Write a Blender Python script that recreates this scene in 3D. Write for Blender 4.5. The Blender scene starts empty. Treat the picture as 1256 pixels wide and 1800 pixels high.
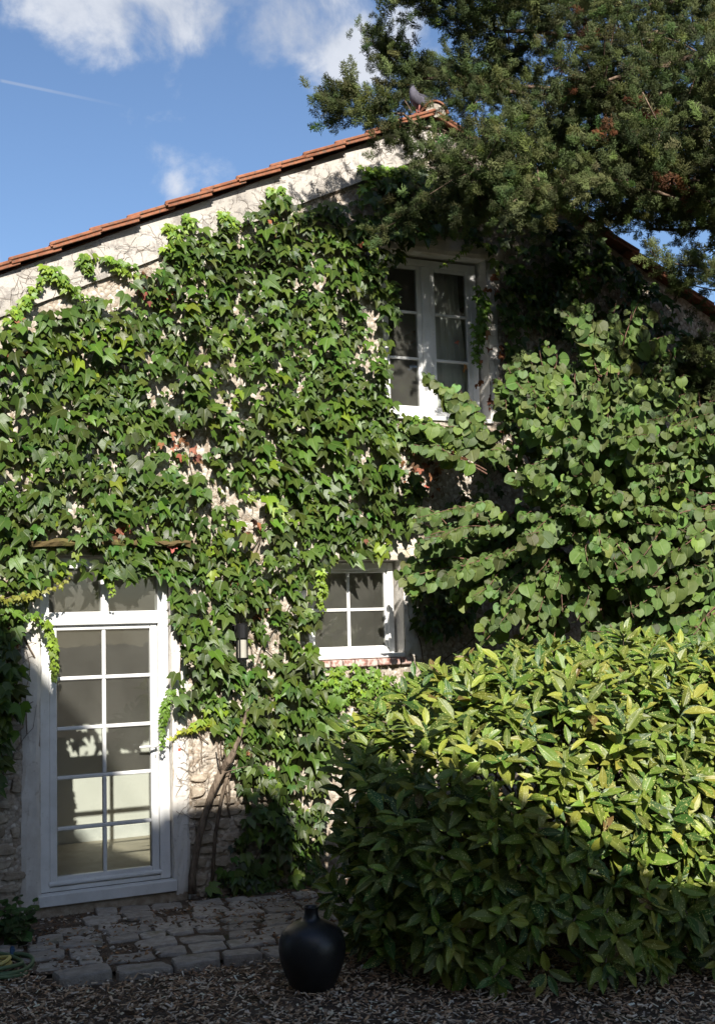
import bpy, math, random
import numpy as np
from mathutils import Vector, Matrix
R = math.radians
rng = np.random.default_rng(11)
random.seed(11)
scene = bpy.context.scene
COL = scene.collection

# ------------------------------------------------------------------ camera
LENS, SENSOR = 40.0, 24.0
CAM = np.array([0.0, -9.0, 2.1])
def cam_axes(yaw, pitch, roll):
    cy, sy = math.cos(yaw), math.sin(yaw)
    fw = np.array([sy, cy, 0.]); r = np.array([cy, -sy, 0.]); u = np.array([0, 0, 1.])
    cp, sp = math.cos(pitch), math.sin(pitch)
    f2 = fw*cp + u*sp; u2 = u*cp - fw*sp
    cr, sr = math.cos(roll), math.sin(roll)
    return r*cr + u2*sr, u2*cr - r*sr, f2
CR, CU, CF = cam_axes(R(25.9), R(5.3), R(-1.53))
cam_data = bpy.data.cameras.new('camera')
cam_data.sensor_fit = 'HORIZONTAL'; cam_data.sensor_width = SENSOR; cam_data.lens = LENS
cam_data.clip_end = 2000; cam_data.clip_start = 0.05
cam = bpy.data.objects.new('camera', cam_data); COL.objects.link(cam)
m = Matrix.Identity(4)
for i in range(3):
    m[i][0] = CR[i]; m[i][1] = CU[i]; m[i][2] = -CF[i]; m[i][3] = CAM[i]
cam.matrix_world = m
scene.camera = cam
FPX = 1256/SENSOR*LENS
def W(px, py, Y=0.0):
    """survey helper: the point of the vertical plane y = Y seen at photo position (px, py)"""
    d = CF + CR*(px-628)/FPX - CU*(py-900)/FPX
    return CAM + d*((Y-CAM[1])/d[1])
def proj(P):
    v = np.asarray(P) - CAM
    d = v @ CF
    return 628 + FPX*(v @ CR)/d, 900 - FPX*(v @ CU)/d, d
def G(px, py, Z=0.0):
    d = CF + CR*(px-628)/FPX - CU*(py-900)/FPX
    return CAM + d*((Z-CAM[2])/d[2])

# ------------------------------------------------------------------ sun, sky, exposure
SUN = np.array([0.28, 1.0, -0.685]); SUN /= np.linalg.norm(SUN)      # direction the light travels
SUN_EL = math.asin(-SUN[2]); SUN_AZ = math.atan2(-SUN[0], -SUN[1])
sl = bpy.data.lights.new('sun', 'SUN'); sl.energy = 5.0; sl.angle = R(0.53); sl.color = (1.0, 0.945, 0.86)
so = bpy.data.objects.new('sun', sl); COL.objects.link(so)
so.rotation_euler = Vector(SUN).to_track_quat('-Z', 'Y').to_euler(); so.location = (-8, -25, 20)

world = bpy.data.worlds.new('World'); scene.world = world; world.use_nodes = True
wt = world.node_tree; wt.nodes.clear()
class NT:
    """tiny helper round a node tree"""
    def __init__(s, t): s.t = t
    def n(s, kind, **kw):
        nd = s.t.nodes.new(kind)
        for k, v in kw.items():
            if k.startswith('i_'):
                key = k[2:]
                nd.inputs[int(key) if key.isdigit() else key.replace('__', ' ')].default_value = v
            else: setattr(nd, k, v)
        return nd
    def l(s, a, b): s.t.links.new(a, b)
    def put(s, sock, v):
        if hasattr(v, 'is_output'): s.l(v, sock)
        else: sock.default_value = v
    def math(s, op, a, b=0.0, c=None, clamp=False):
        nd = s.n('ShaderNodeMath', operation=op, use_clamp=clamp)
        s.put(nd.inputs[0], a); s.put(nd.inputs[1], b)
        if c is not None: s.put(nd.inputs[2], c)
        return nd.outputs[0]
    def vmath(s, op, a, b=(0, 0, 0)):
        nd = s.n('ShaderNodeVectorMath', operation=op)
        s.put(nd.inputs[0], a); s.put(nd.inputs[1], b)
        return nd.outputs['Value'] if op in ('DOT_PRODUCT', 'LENGTH', 'DISTANCE') else nd.outputs[0]
    def ramp(s, v, lo, hi, a=0.0, b=1.0, smooth=True):
        nd = s.n('ShaderNodeMapRange', interpolation_type='SMOOTHSTEP' if smooth else 'LINEAR')
        s.put(nd.inputs[0], v)
        for i, x in enumerate((lo, hi, a, b)): nd.inputs[i+1].default_value = x
        return nd.outputs[0]
    def mix(s, f, a, b, mode='MIX'):
        nd = s.n('ShaderNodeMix', data_type='RGBA', blend_type=mode, clamp_factor=True)
        s.put(nd.inputs[0], f); s.put(nd.inputs[6], a); s.put(nd.inputs[7], b)
        return nd.outputs[2]
    def noise(s, vec, scale, detail=4.0, rough=0.55, dist=0.0):
        nd = s.n('ShaderNodeTexNoise'); s.put(nd.inputs['Vector'], vec)
        nd.inputs['Scale'].default_value = scale; nd.inputs['Detail'].default_value = detail
        nd.inputs['Roughness'].default_value = rough; nd.inputs['Distortion'].default_value = dist
        return nd.outputs[0]
    def voro(s, vec, scale, feature='F1'):
        nd = s.n('ShaderNodeTexVoronoi', feature=feature); s.put(nd.inputs['Vector'], vec)
        nd.inputs['Scale'].default_value = scale
        return nd
def c4(c): return (c[0], c[1], c[2], 1.0)

w = NT(wt)
sky = w.n('ShaderNodeTexSky', sky_type='NISHITA', sun_disc=False, sun_elevation=SUN_EL, sun_rotation=SUN_AZ % (2*math.pi),
          altitude=100, air_density=1.0, dust_density=1.0, ozone_density=2.2)
tc = w.n('ShaderNodeTexCoord')
dirv = w.vmath('NORMALIZE', tc.outputs['Generated'])
def view_dir(px, py):
    d = CF + CR*(px-628)/FPX - CU*(py-900)/FPX
    return d/np.linalg.norm(d)
sep = w.n('ShaderNodeSeparateXYZ'); w.l(dirv, sep.inputs[0])
zc = w.math('MAXIMUM', sep.outputs[2], 0.06)
pl = w.n('ShaderNodeCombineXYZ')
w.l(w.math('DIVIDE', sep.outputs[0], zc), pl.inputs[0]); w.l(w.math('DIVIDE', sep.outputs[1], zc), pl.inputs[1])
n1 = w.noise(dirv, 12.0, 12.0, 0.59, 0.25)
n2 = w.noise(dirv, 2.3, 3.0, 0.5)
# drifting cloud bank: a few broad directions where cloud gathers, plus a thin scatter over the rest of the sky
bank = None
for (px, py, rad, wgt) in ((210, -15, .085, .56), (300, 5, .085, .56), (380, 25, .075, .54), (450, 25, .085, .60), (530, 40, .075, .58), (595, 80, .050, .50), (630, 125, .040, .40),
                           (120, -5, .07, .50), (190, 55, .050, .42), (225, 92, .028, .32), (50, -10, .05, .40), (270, 268, .024, .17), (292, 325, .024, .14), (120, -190, .09, .4), (600, -220, .10, .4),
                           (715, 45, .035, .32), (780, 100, .035, .28), (10, 470, .045, .25)):
    d = w.vmath('DISTANCE', dirv, tuple(view_dir(px, py)))
    g = w.ramp(d, 0.0, rad, wgt, 0.0)
    bank = g if bank is None else w.math('MAXIMUM', bank, g)
scatter = w.ramp(n2, 0.56, 0.72, 0.0, 0.25)
far = w.ramp(w.vmath('DOT_PRODUCT', dirv, tuple(CF)), 0.80, 0.55, 0.0, 1.0)
dens = w.math('ADD', w.math('MAXIMUM', bank, w.math('MULTIPLY', scatter, far)), w.math('MULTIPLY_ADD', n1, 1.55, -0.97))
cov = w.ramp(dens, 0.0, 0.40, 0.0, 0.84)
# the thin vapour trail
A, B = view_dir(-4, 140), view_dir(240, 191)
nrm = np.cross(A, B); nrm /= np.linalg.norm(nrm); along = (B-A)/np.linalg.norm(B-A)
off = w.math('ABSOLUTE', w.vmath('DOT_PRODUCT', dirv, tuple(nrm)))
t_al = w.math('SUBTRACT', w.vmath('DOT_PRODUCT', dirv, tuple(along)), float(A@along))
ln = float((B-A)@along)
trail = w.math('MULTIPLY', w.ramp(off, 0.0004, 0.0017, 1.0, 0.0), w.math('MULTIPLY', w.ramp(t_al, 0.0, 0.004), w.ramp(t_al, 0.01, ln, 0.30, 0.0)))
cov = w.math('MAXIMUM', cov, trail)
skyc = w.mix(1.0, sky.outputs[0], (0.93, 1.0, 1.09, 1), 'MULTIPLY')
# cloud brightness follows the sky's own light, so it stays in proportion
cl = w.mix(w.ramp(n1, 0.42, 0.68), (4.2, 4.5, 5.1, 1), (5.8, 6.0, 6.4, 1))
out_c = w.mix(cov, skyc, cl)
bg = w.n('ShaderNodeBackground'); bg.inputs[1].default_value = 0.083; w.l(out_c, bg.inputs[0])
wo = w.n('ShaderNodeOutputWorld'); w.l(bg.outputs[0], wo.inputs[0])

scene.view_settings.view_transform = 'Standard'; scene.view_settings.look = 'None'
scene.view_settings.gamma = 1.0; scene.view_settings.use_curve_mapping = False
scene.view_settings.exposure = 0.80
scene.render.engine = 'CYCLES'
cy = scene.cycles
cy.max_bounces = 6; cy.diffuse_bounces = 4; cy.glossy_bounces = 2; cy.transmission_bounces = 4; cy.transparent_max_bounces = 10
cy.caustics_reflective = False; cy.caustics_refractive = False; cy.sample_clamp_indirect = 6.0
cy.use_denoising = True
try: cy.denoiser = 'OPENIMAGEDENOISE'
except Exception: pass

# ------------------------------------------------------------------ mesh helpers
OFFS = {}
def link(o, parent=None):
    COL.objects.link(o)
    if parent is not None:
        o.parent = parent
        o.location = Vector(o.location) - OFFS.get(parent.name, Vector((0, 0, 0)))
    return o
def thing(name, label, cat, loc, group=None):
    o = bpy.data.objects.new(name, None); o.empty_display_size = 0.1
    COL.objects.link(o); o.location = loc; OFFS[o.name] = Vector(loc)
    return tag(o, label, cat, group)
def tag(o, label=None, cat=None, group=None, kind=None):
    if label: o['label'] = label
    if cat: o['category'] = cat
    if group: o['group'] = group
    if kind: o['kind'] = kind
    return o
def mesh_np(name, V, loops, counts, mat=None, attrs=None, smooth=False):
    me = bpy.data.meshes.new(name)
    V = np.asarray(V, dtype=np.float32); loops = np.asarray(loops, dtype=np.int32); counts = np.asarray(counts, dtype=np.int32)
    me.vertices.add(len(V)); me.vertices.foreach_set('co', V.ravel())
    me.loops.add(len(loops)); me.loops.foreach_set('vertex_index', loops)
    me.polygons.add(len(counts))
    st = np.zeros(len(counts), np.int32); st[1:] = np.cumsum(counts)[:-1]
    me.polygons.foreach_set('loop_start', st)
    me.polygons.foreach_set('use_smooth', np.full(len(counts), bool(smooth)))
    if attrs:
        for an, (typ, data) in attrs.items():
            a = me.attributes.new(an, typ, 'POINT')
            a.data.foreach_set('color' if typ == 'FLOAT_COLOR' else 'vector', np.asarray(data, np.float32).ravel())
    if mat: me.materials.append(mat)
    me.update(calc_edges=True); me.validate()
    return me
class MB:
    """collects simple solids and links them as one mesh object"""
    def __init__(s): s.v = []; s.f = []
    def add(s, vs, fs):
        b = len(s.v); s.v += [tuple(map(float, p)) for p in vs]; s.f += [tuple(b+i for i in f) for f in fs]; return s
    def box(s, x0, x1, y0, y1, z0, z1, bev=0.0):
        if bev <= 0:
            return s.add([(x, y, z) for z in (z0, z1) for y in (y0, y1) for x in (x0, x1)],
                         [(0, 2, 3, 1), (4, 5, 7, 6), (0, 1, 5, 4), (1, 3, 7, 5), (3, 2, 6, 7), (2, 0, 4, 6)])
        b = bev; vs = []; ix = {}
        xs = (x0, x1); ys = (y0, y1); zs = (z0, z1); sg = (1, -1)
        for k in (0, 1):
            for j in (0, 1):
                for i in (0, 1):
                    c = (xs[i], ys[j], zs[k]); q = (sg[i]*b, sg[j]*b, sg[k]*b)
                    for a in range(3):                     # vertex on the face normal to axis a
                        p = [c[n] + (0 if n == a else q[n]) for n in range(3)]
                        ix[(i, j, k, a)] = len(vs); vs.append(p)
        fs = []
        def I(i, j, k, a): return ix[(i, j, k, a)]
        for i in (0, 1): fs.append((I(i, 0, 0, 0), I(i, 1, 0, 0), I(i, 1, 1, 0), I(i, 0, 1, 0)))
        for j in (0, 1): fs.append((I(0, j, 0, 1), I(1, j, 0, 1), I(1, j, 1, 1), I(0, j, 1, 1)))
        for k in (0, 1): fs.append((I(0, 0, k, 2), I(1, 0, k, 2), I(1, 1, k, 2), I(0, 1, k, 2)))
        for i in (0, 1):
            for j in (0, 1): fs.append((I(i, j, 0, 0), I(i, j, 1, 0), I(i, j, 1, 1), I(i, j, 0, 1)))
            for k in (0, 1): fs.append((I(i, 0, k, 0), I(i, 1, k, 0), I(i, 1, k, 2), I(i, 0, k, 2)))
        for j in (0, 1):
            for k in (0, 1): fs.append((I(0, j, k, 1), I(1, j, k, 1), I(1, j, k, 2), I(0, j, k, 2)))
        for i in (0, 1):
            for j in (0, 1):
                for k in (0, 1): fs.append((I(i, j, k, 0), I(i, j, k, 1), I(i, j, k, 2)))
        return s.add(vs, fs)
    def tube(s, pts, rad, sides=6, cap=True):
        pts = [np.asarray(p, float) for p in pts]; n = len(pts)
        if not hasattr(rad, '__len__'): rad = [rad]*n
        vs = []; fs = []
        ref = np.array([0.31, 0.17, 0.93])
        for i in range(n):
            t = pts[min(i+1, n-1)] - pts[max(i-1, 0)]; t = t/(np.linalg.norm(t)+1e-9)
            a = np.cross(t, ref)
            if np.linalg.norm(a) < 1e-3: a = np.cross(t, np.array([1., 0, 0]))
            a /= np.linalg.norm(a); b = np.cross(t, a)
            for k in range(sides):
                th = 2*math.pi*k/sides
                vs.append(pts[i] + rad[i]*(a*math.cos(th) + b*math.sin(th)))
        for i in range(n-1):
            for k in range(sides):
                k2 = (k+1) % sides
                fs.append((i*sides+k, i*sides+k2, (i+1)*sides+k2, (i+1)*sides+k))
        if cap:
            fs.append(tuple(range(sides))[::-1]); fs.append(tuple((n-1)*sides+k for k in range(sides)))
        return s.add(vs, fs)
    def build(s, name, mat, parent=None, smooth=False, fix=True):
        me = bpy.data.meshes.new(name); me.from_pydata(s.v, [], s.f)
        if fix:
            import bmesh
            bm = bmesh.new(); bm.from_mesh(me); bmesh.ops.recalc_face_normals(bm, faces=bm.faces); bm.to_mesh(me); bm.free()
        if mat: me.materials.append(mat)
        if smooth: me.polygons.foreach_set('use_smooth', [True]*len(me.polygons))
        me.update()
        return link(bpy.data.objects.new(name, me), parent)
def hash2(ix, iz, seed):
    h = np.sin(ix*127.1 + iz*311.7 + seed*74.7)*43758.5453
    return h - np.floor(h)
def vnoise(x, z, seed=0):
    x = np.asarray(x, float); z = np.asarray(z, float)
    ix, iz = np.floor(x), np.floor(z); fx, fz = x-ix, z-iz
    fx = fx*fx*(3-2*fx); fz = fz*fz*(3-2*fz)
    a = hash2(ix, iz, seed); b = hash2(ix+1, iz, seed); c = hash2(ix, iz+1, seed); d = hash2(ix+1, iz+1, seed)
    return (a*(1-fx)+b*fx)*(1-fz) + (c*(1-fx)+d*fx)*fz
def fbm(x, z, seed=0, oct=4):
    s = 0; amp = .5; tot = 0
    for o in range(oct):
        s = s + amp*vnoise(np.asarray(x)*2**o, np.asarray(z)*2**o, seed+o*13); tot += amp; amp *= .5
    return s/tot

# ------------------------------------------------------------------ materials
def new_mat(name):
    mt = bpy.data.materials.new(name); mt.use_nodes = True
    mt.node_tree.nodes.clear()
    t = NT(mt.node_tree)
    out = t.n('ShaderNodeOutputMaterial')
    return mt, t, out
def principled(t, col, rough=0.7, spec=0.4, bump=None, bstr=0.3, bdist=0.01, metal=0.0):
    p = t.n('ShaderNodeBsdfPrincipled')
    t.put(p.inputs['Base Color'], col); t.put(p.inputs['Roughness'], rough)
    p.inputs['Specular IOR Level'].default_value = spec; p.inputs['Metallic'].default_value = metal
    if bump is not None:
        b = t.n('ShaderNodeBump'); b.inputs['Strength'].default_value = bstr; b.inputs['Distance'].default_value = bdist
        t.put(b.inputs['Height'], bump); t.l(b.outputs[0], p.inputs['Normal'])
    return p
def pos(t):
    return t.n('ShaderNodeNewGeometry').outputs['Position']
def simple(name, col, rough=0.6, spec=0.4, var=0.12, scale=8.0, bstr=0.2, bscale=60.0, bdist=0.004, metal=0.0):
    mt, t, out = new_mat(name); P = pos(t)
    n = t.noise(P, scale, 5)
    c = t.mix(t.ramp(n, .3, .7), c4([x*(1-var) for x in col]), c4([min(1, x*(1+var)) for x in col]))
    p = principled(t, c, rough, spec, t.noise(P, bscale, 4), bstr, bdist, metal)
    t.l(p.outputs[0], out.inputs[0]); return mt

def mat_roughcast():
    mt, t, out = new_mat('roughcast_rubble'); P = pos(t)
    v = t.voro(P, 34.0); v2 = t.voro(P, 11.0)
    big = t.noise(P, 1.7, 4); mid = t.noise(P, 9.0, 5); fine = t.noise(P, 70.0, 4)
    c = t.mix(t.ramp(mid, .32, .68), (.36, .31, .25, 1), (.55, .49, .41, 1))
    c = t.mix(t.ramp(big, .35, .7, 0, .55), c, (.50, .44, .37, 1))
    pebble = t.n('ShaderNodeSeparateColor'); t.l(v.outputs['Color'], pebble.inputs[0])
    c = t.mix(t.ramp(pebble.outputs[0], .55, .95, 0, .7), c, (.25, .18, .12, 1))
    c = t.mix(t.ramp(pebble.outputs[1], .75, .95, 0, .8), c, (.68, .62, .54, 1))
    c = t.mix(t.ramp(v.outputs['Distance'], .45, .8, 0, .5), c, (.24, .20, .16, 1))
    h = t.math('ADD', t.math('MULTIPLY', v.outputs['Distance'], -1.0), t.math('ADD', t.math('MULTIPLY', v2.outputs['Distance'], -1.2), t.math('MULTIPLY', fine, .5)))
    p = principled(t, c, .92, .15, h, .7, .016)
    t.l(p.outputs[0], out.inputs[0]); return mt
def mat_stucco():
    mt, t, out = new_mat('old_stucco'); P = pos(t)
    big = t.noise(P, 2.2, 5, .6); mid = t.noise(P, 14.0, 6, .65); fine = t.noise(P, 90.0, 3)
    c = t.mix(t.ramp(big, .3, .7), (.38, .35, .31, 1), (.58, .54, .49, 1))
    c = t.mix(t.ramp(mid, .50, .66, 0, .8), c, (.25, .23, .21, 1))
    wv = t.noise(P, 26.0, 3, .5, 2.5)
    crack = t.ramp(t.math('ABSOLUTE', t.math('SUBTRACT', wv, .5)), 0.0, .03, .25, 0)
    c = t.mix(t.math('MULTIPLY', crack, t.ramp(big, .45, .6)), c, (.12, .10, .085, 1))
    p = principled(t, c, .9, .2, t.math('ADD', t.math('MULTIPLY', mid, .8), t.math('MULTIPLY', fine, .4)), .6, .012)
    t.l(p.outputs[0], out.inputs[0]); return mt
def mat_plaster():
    mt, t, out = new_mat('lime_plaster'); P = pos(t)
    big = t.noise(P, 3.0, 5, .6); mid = t.noise(P, 22.0, 5, .6)
    c = t.mix(t.ramp(big, .3, .7), (.56, .52, .47, 1), (.74, .71, .66, 1))
    c = t.mix(t.ramp(mid, .58, .72, 0, .5), c, (.36, .31, .26, 1))
    p = principled(t, c, .88, .2, t.math('ADD', mid, t.math('MULTIPLY', big, 1.5)), .5, .01)
    t.l(p.outputs[0], out.inputs[0]); return mt
def mat_stone(name, a, b, rough=.85, tint=None):
    mt, t, out = new_mat(name); P = pos(t)
    oi = t.n('ShaderNodeObjectInfo')
    n = t.noise(P, 18.0, 6, .65); n2 = t.noise(P, 90.0, 4, .6); n3 = t.noise(P, 5.0, 3)
    c = t.mix(t.ramp(n, .3, .7), c4(a), c4(b))
    c = t.mix(t.ramp(oi.outputs['Random'], 0, 1, 0, .5), c, c4([x*.6 for x in a]))
    if tint: c = t.mix(t.ramp(n3, .55, .75, 0, .6), c, c4(tint))
    p = principled(t, c, rough, .3, t.math('ADD', n, t.math('MULTIPLY', n2, .5)), .7, .012)
    t.l(p.outputs[0], out.inputs[0]); return mt
def mat_paint():
    mt, t, out = new_mat('white_joinery_paint'); P = pos(t)
    n = t.noise(P, 6.0, 5); g = t.noise(P, 120.0, 2)
    c = t.mix(t.ramp(n, .35, .75), (.80, .80, .79, 1), (.68, .68, .66, 1))
    c = t.mix(t.ramp(t.noise(P, 26.0, 6, .7), .58, .72, 0, .5), c, (.50, .48, .44, 1))
    p = principled(t, c, .42, .45, g, .08, .002)
    t.l(p.outputs[0], out.inputs[0]); return mt
def mat_glass():
    mt, t, out = new_mat('window_glass'); P = pos(t)
    fr = t.n('ShaderNodeFresnel'); fr.inputs[0].default_value = 1.5
    tr = t.n('ShaderNodeBsdfTransparent'); tr.inputs[0].default_value = (.90, .92, .90, 1)
    gl = t.n('ShaderNodeBsdfGlossy'); gl.inputs['Roughness'].default_value = 0.01
    bp = t.n('ShaderNodeBump'); bp.inputs['Strength'].default_value = .06; bp.inputs['Distance'].default_value = .01
    t.l(t.noise(P, 3.5, 2), bp.inputs['Height']); t.l(bp.outputs[0], gl.inputs['Normal'])
    mx = t.n('ShaderNodeMixShader'); t.l(t.math('MULTIPLY', fr.outputs[0], 1.4, clamp=True), mx.inputs[0])
    t.l(tr.outputs[0], mx.inputs[1]); t.l(gl.outputs[0], mx.inputs[2])
    # dust and dried splashes on the panes
    df = t.n('ShaderNodeBsdfDiffuse'); df.inputs[0].default_value = (.72, .70, .62, 1)
    st = t.ramp(t.noise(P, 42.0, 3, .5, 1.4), .70, .76, 0, .4)
    dust = t.math('MAXIMUM', t.math('MULTIPLY', st, t.ramp(t.noise(P, 5.0, 2), .5, .62)), t.ramp(t.noise(P, 4.0, 4), .3, .7, .030, .046))
    m2 = t.n('ShaderNodeMixShader'); t.put(m2.inputs[0], dust); t.l(mx.outputs[0], m2.inputs[1]); t.l(df.outputs[0], m2.inputs[2])
    t.l(m2.outputs[0], out.inputs[0]); return mt
def mat_leaf(name, rough=.42, spec=.5, trans=.25, tcol=(1.35, 1.25, .5), spots=None, vein=.25, back=None):
    mt, t, out = new_mat(name)
    at = t.n('ShaderNodeAttribute', attribute_name='col'); lv = t.n('ShaderNodeAttribute', attribute_name='luv')
    c = at.outputs['Color']
    sp = t.n('ShaderNodeSeparateXYZ'); t.l(lv.outputs['Vector'], sp.inputs[0])
    ax = t.math('ABSOLUTE', sp.outputs[0])
    cmb = t.n('ShaderNodeCombineXYZ'); t.l(sp.outputs[0], cmb.inputs[0]); t.l(sp.outputs[1], cmb.inputs[1]); t.l(sp.outputs[2], cmb.inputs[2])
    n = t.noise(cmb.outputs[0], 5.0, 4, .6)
    c = t.mix(t.ramp(n, .3, .7, 0, .45), c, t.mix(1.0, c, (.6, .72, .6, 1), 'MULTIPLY'))
    if spots:
        vs = t.voro(cmb.outputs[0], spots[0]); nn = t.noise(cmb.outputs[0], 6.0, 3)
        thr = t.ramp(nn, .3, .75, spots[1], spots[2])
        msk = t.ramp(t.math('SUBTRACT', vs.outputs['Distance'], thr), -.06, .06, 1, 0)
        c = t.mix(msk, c, c4(spots[3]))
    c = t.mix(t.ramp(ax, .0, .03, vein, 0), c, (.32, .36, .12, 1))
    bump = t.math('ADD', t.ramp(ax, 0, .08, -1, 0), t.math('MULTIPLY', n, .7))
    p = principled(t, c, rough, spec, bump, .25, .01)
    tl = t.n('ShaderNodeBsdfTranslucent'); t.l(t.mix(1.0, c, c4(tcol), 'MULTIPLY'), tl.inputs[0])
    mx = t.n('ShaderNodeMixShader'); mx.inputs[0].default_value = trans
    t.l(p.outputs[0], mx.inputs[1]); t.l(tl.outputs[0], mx.inputs[2])
    t.l(mx.outputs[0], out.inputs[0]); return mt
def mat_attr(name, rough=.85, spec=.25, bstr=.4, bscale=90):
    mt, t, out = new_mat(name); P = pos(t)
    at = t.n('ShaderNodeAttribute', attribute_name='col')
    n = t.noise(P, bscale, 4, .6)
    c = t.mix(t.ramp(n, .35, .7, 0, .5), at.outputs['Color'], t.mix(1.0, at.outputs['Color'], (.5, .5, .5, 1), 'MULTIPLY'))
    p = principled(t, c, rough, spec, n, bstr, .004)
    t.l(p.outputs[0], out.inputs[0]); return mt
def mat_soil():
    mt, t, out = new_mat('soil'); P = pos(t)
    n = t.noise(P, 7.0, 7, .65); f = t.noise(P, 60.0, 5, .65); v = t.voro(P, 55.0)
    c = t.mix(t.ramp(n, .3, .7), (.085, .062, .044, 1), (.18, .135, .10, 1))
    c = t.mix(t.ramp(v.outputs['Distance'], .0, .35, .5, 0), c, (.26, .21, .165, 1))
    c = t.mix(t.ramp(t.noise(P, 3.1, 4), .58, .7, 0, .55), c, (.05, .06, .02, 1))
    p = principled(t, c, .95, .1, t.math('ADD', f, t.math('MULTIPLY', v.outputs['Distance'], -.7)), .9, .02)
    t.l(p.outputs[0], out.inputs[0]); return mt
def mat_bark(name, a, b):
    mt, t, out = new_mat(name); P = pos(t)
    mp = t.n('ShaderNodeMapping'); mp.inputs['Scale'].default_value = (1, 1, .22); t.l(P, mp.inputs[0])
    n = t.noise(mp.outputs[0], 55.0, 5, .6); n2 = t.noise(P, 9.0, 4)
    c = t.mix(t.ramp(n, .35, .68), c4(a), c4(b)); c = t.mix(t.ramp(n2, .5, .7, 0, .4), c, c4([x*.5 for x in b]))
    p = principled(t, c, .9, .2, n, .9, .012)
    t.l(p.outputs[0], out.inputs[0]); return mt
def mat_tile():
    mt, t, out = new_mat('terracotta'); P = pos(t); oi = t.n('ShaderNodeObjectInfo')
    n = t.noise(P, 12.0, 5, .6); n2 = t.noise(P, 40.0, 5, .65)
    c = t.mix(t.ramp(n, .3, .7), (.22, .080, .042, 1), (.35, .145, .078, 1))
    c = t.mix(t.ramp(oi.outputs['Random'], 0, 1, 0, .35), c, (.19, .085, .055, 1))
    c = t.mix(t.ramp(n2, .50, .64, 0, .75), c, (.13, .105, .08, 1))
    p = principled(t, c, .85, .25, n2, .5, .008)
    t.l(p.outputs[0], out.inputs[0]); return mt
def mat_brick():
    mt, t, out = new_mat('soft_red_brick'); P = pos(t)
    n = t.noise(P, 25.0, 5, .6)
    c = t.mix(t.ramp(n, .35, .6), (.30, .14, .11, 1), (.56, .46, .41, 1))
    p = principled(t, c, .9, .2, n, .6, .01); t.l(p.outputs[0], out.inputs[0]); return mt

M = dict(wall=mat_roughcast(), stucco=mat_stucco(), plaster=mat_plaster(), paint=mat_paint(), glass=mat_glass(), tile=mat_tile(), brick=mat_brick(), soil=mat_soil(),
         rubble=mat_stone('wall_rubble', (.30, .24, .175), (.50, .43, .34), .9),
         sett=mat_stone('paving_stone', (.31, .27, .225), (.50, .45, .39), .8, (.15, .13, .06)),
         lintel=mat_stone('pale_lintel', (.56, .50, .41), (.70, .64, .54), .85, (.42, .34, .18)),
         ledge=mat_stone('mossy_ledge', (.10, .075, .03), (.20, .14, .06), .95, (.16, .17, .04)),
         room=simple('room_wall', (.80, .78, .73), .9, .1, .04, 1.5, .05),
         floor=simple('room_floor', (.48, .42, .33), .55, .35, .12, 5, .1),
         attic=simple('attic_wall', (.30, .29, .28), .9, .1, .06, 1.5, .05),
         curtain=simple('curtain_cloth', (.86, .86, .85), .85, .1, .03, 5, .1),
         black=simple('black_ceramic', (.013, .013, .0135), .40, .5, .35, 9, .22, 45, .004),
         lamp=simple('black_metal', (.015, .015, .016), .35, .5, .1, 20, .05, metal=.2),
         lampglass=simple('lamp_tube', (.42, .40, .34), .25, .5, .05),
         steel=simple('painted_handle', (.80, .80, .79), .25, .6, .03, 20, .02),
         dark=simple('keyhole_dark', (.02, .02, .02), .5, .3, .1),
         red=simple('red_plastic', (.45, .10, .05), .5, .4, .1), whitep=simple('white_plastic', (.75, .75, .74), .4, .4, .05),
         hose_y=simple('hose_yellow', (.52, .42, .13), .5, .4, .15, 6), hose_g=simple('hose_green', (.10, .15, .07), .5, .4, .2, 6), fitting=simple('hose_fitting', (.02, .06, .12), .4, .4, .1),
         pigeon=simple('pigeon_grey', (.10, .095, .115), .8, .15, .25, 22, .3, 140), pigeon_dark=simple('pigeon_wing', (.055, .052, .062), .8, .15, .25, 22, .3, 140),
         pigeon_white=simple('pigeon_white', (.6, .58, .58), .8, .15, .1), beak=simple('pigeon_beak', (.45, .25, .08), .5, .3, .1), foot=simple('pigeon_foot', (.28, .10, .08), .6, .3, .1),
         iron=simple('zinc_grey', (.2, .2, .21), .5, .4, .1),
         render=simple('neighbour_render', (.55, .50, .43), .9, .2, .12, 2, .3, 30), slate=simple('neighbour_roof', (.22, .10, .06), .8, .2, .2, 6, .4, 20),
         vine=mat_bark('vine_bark', (.22, .17, .125), (.085, .062, .045)), twig=mat_bark('red_twig', (.20, .11, .08), (.10, .06, .045)),
         bark=mat_bark('juniper_bark', (.23, .165, .12), (.10, .068, .048)),
         ivy=mat_leaf('ivy_leaf', .44, .40, .22), redbud=mat_leaf('redbud_leaf', .55, .35, .28, vein=.3),
         aucuba=mat_leaf('aucuba_leaf', .44, .40, .20, spots=(15.0, .04, .40, (.46, .46, .16))),
         needle=mat_leaf('juniper_scale', .6, .3, .35, (1.2, 1.2, .6), vein=0), chip=mat_attr('wood_chip'), litter=mat_attr('dry_leaf'))

# ------------------------------------------------------------------ ground
g = MB()
g.add([(-150, -150, 0), (150, -150, 0), (150, 150, 0), (-150, 150, 0)], [(0, 1, 2, 3)])
tag(g.build('ground', M['soil']), kind='structure')

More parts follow.
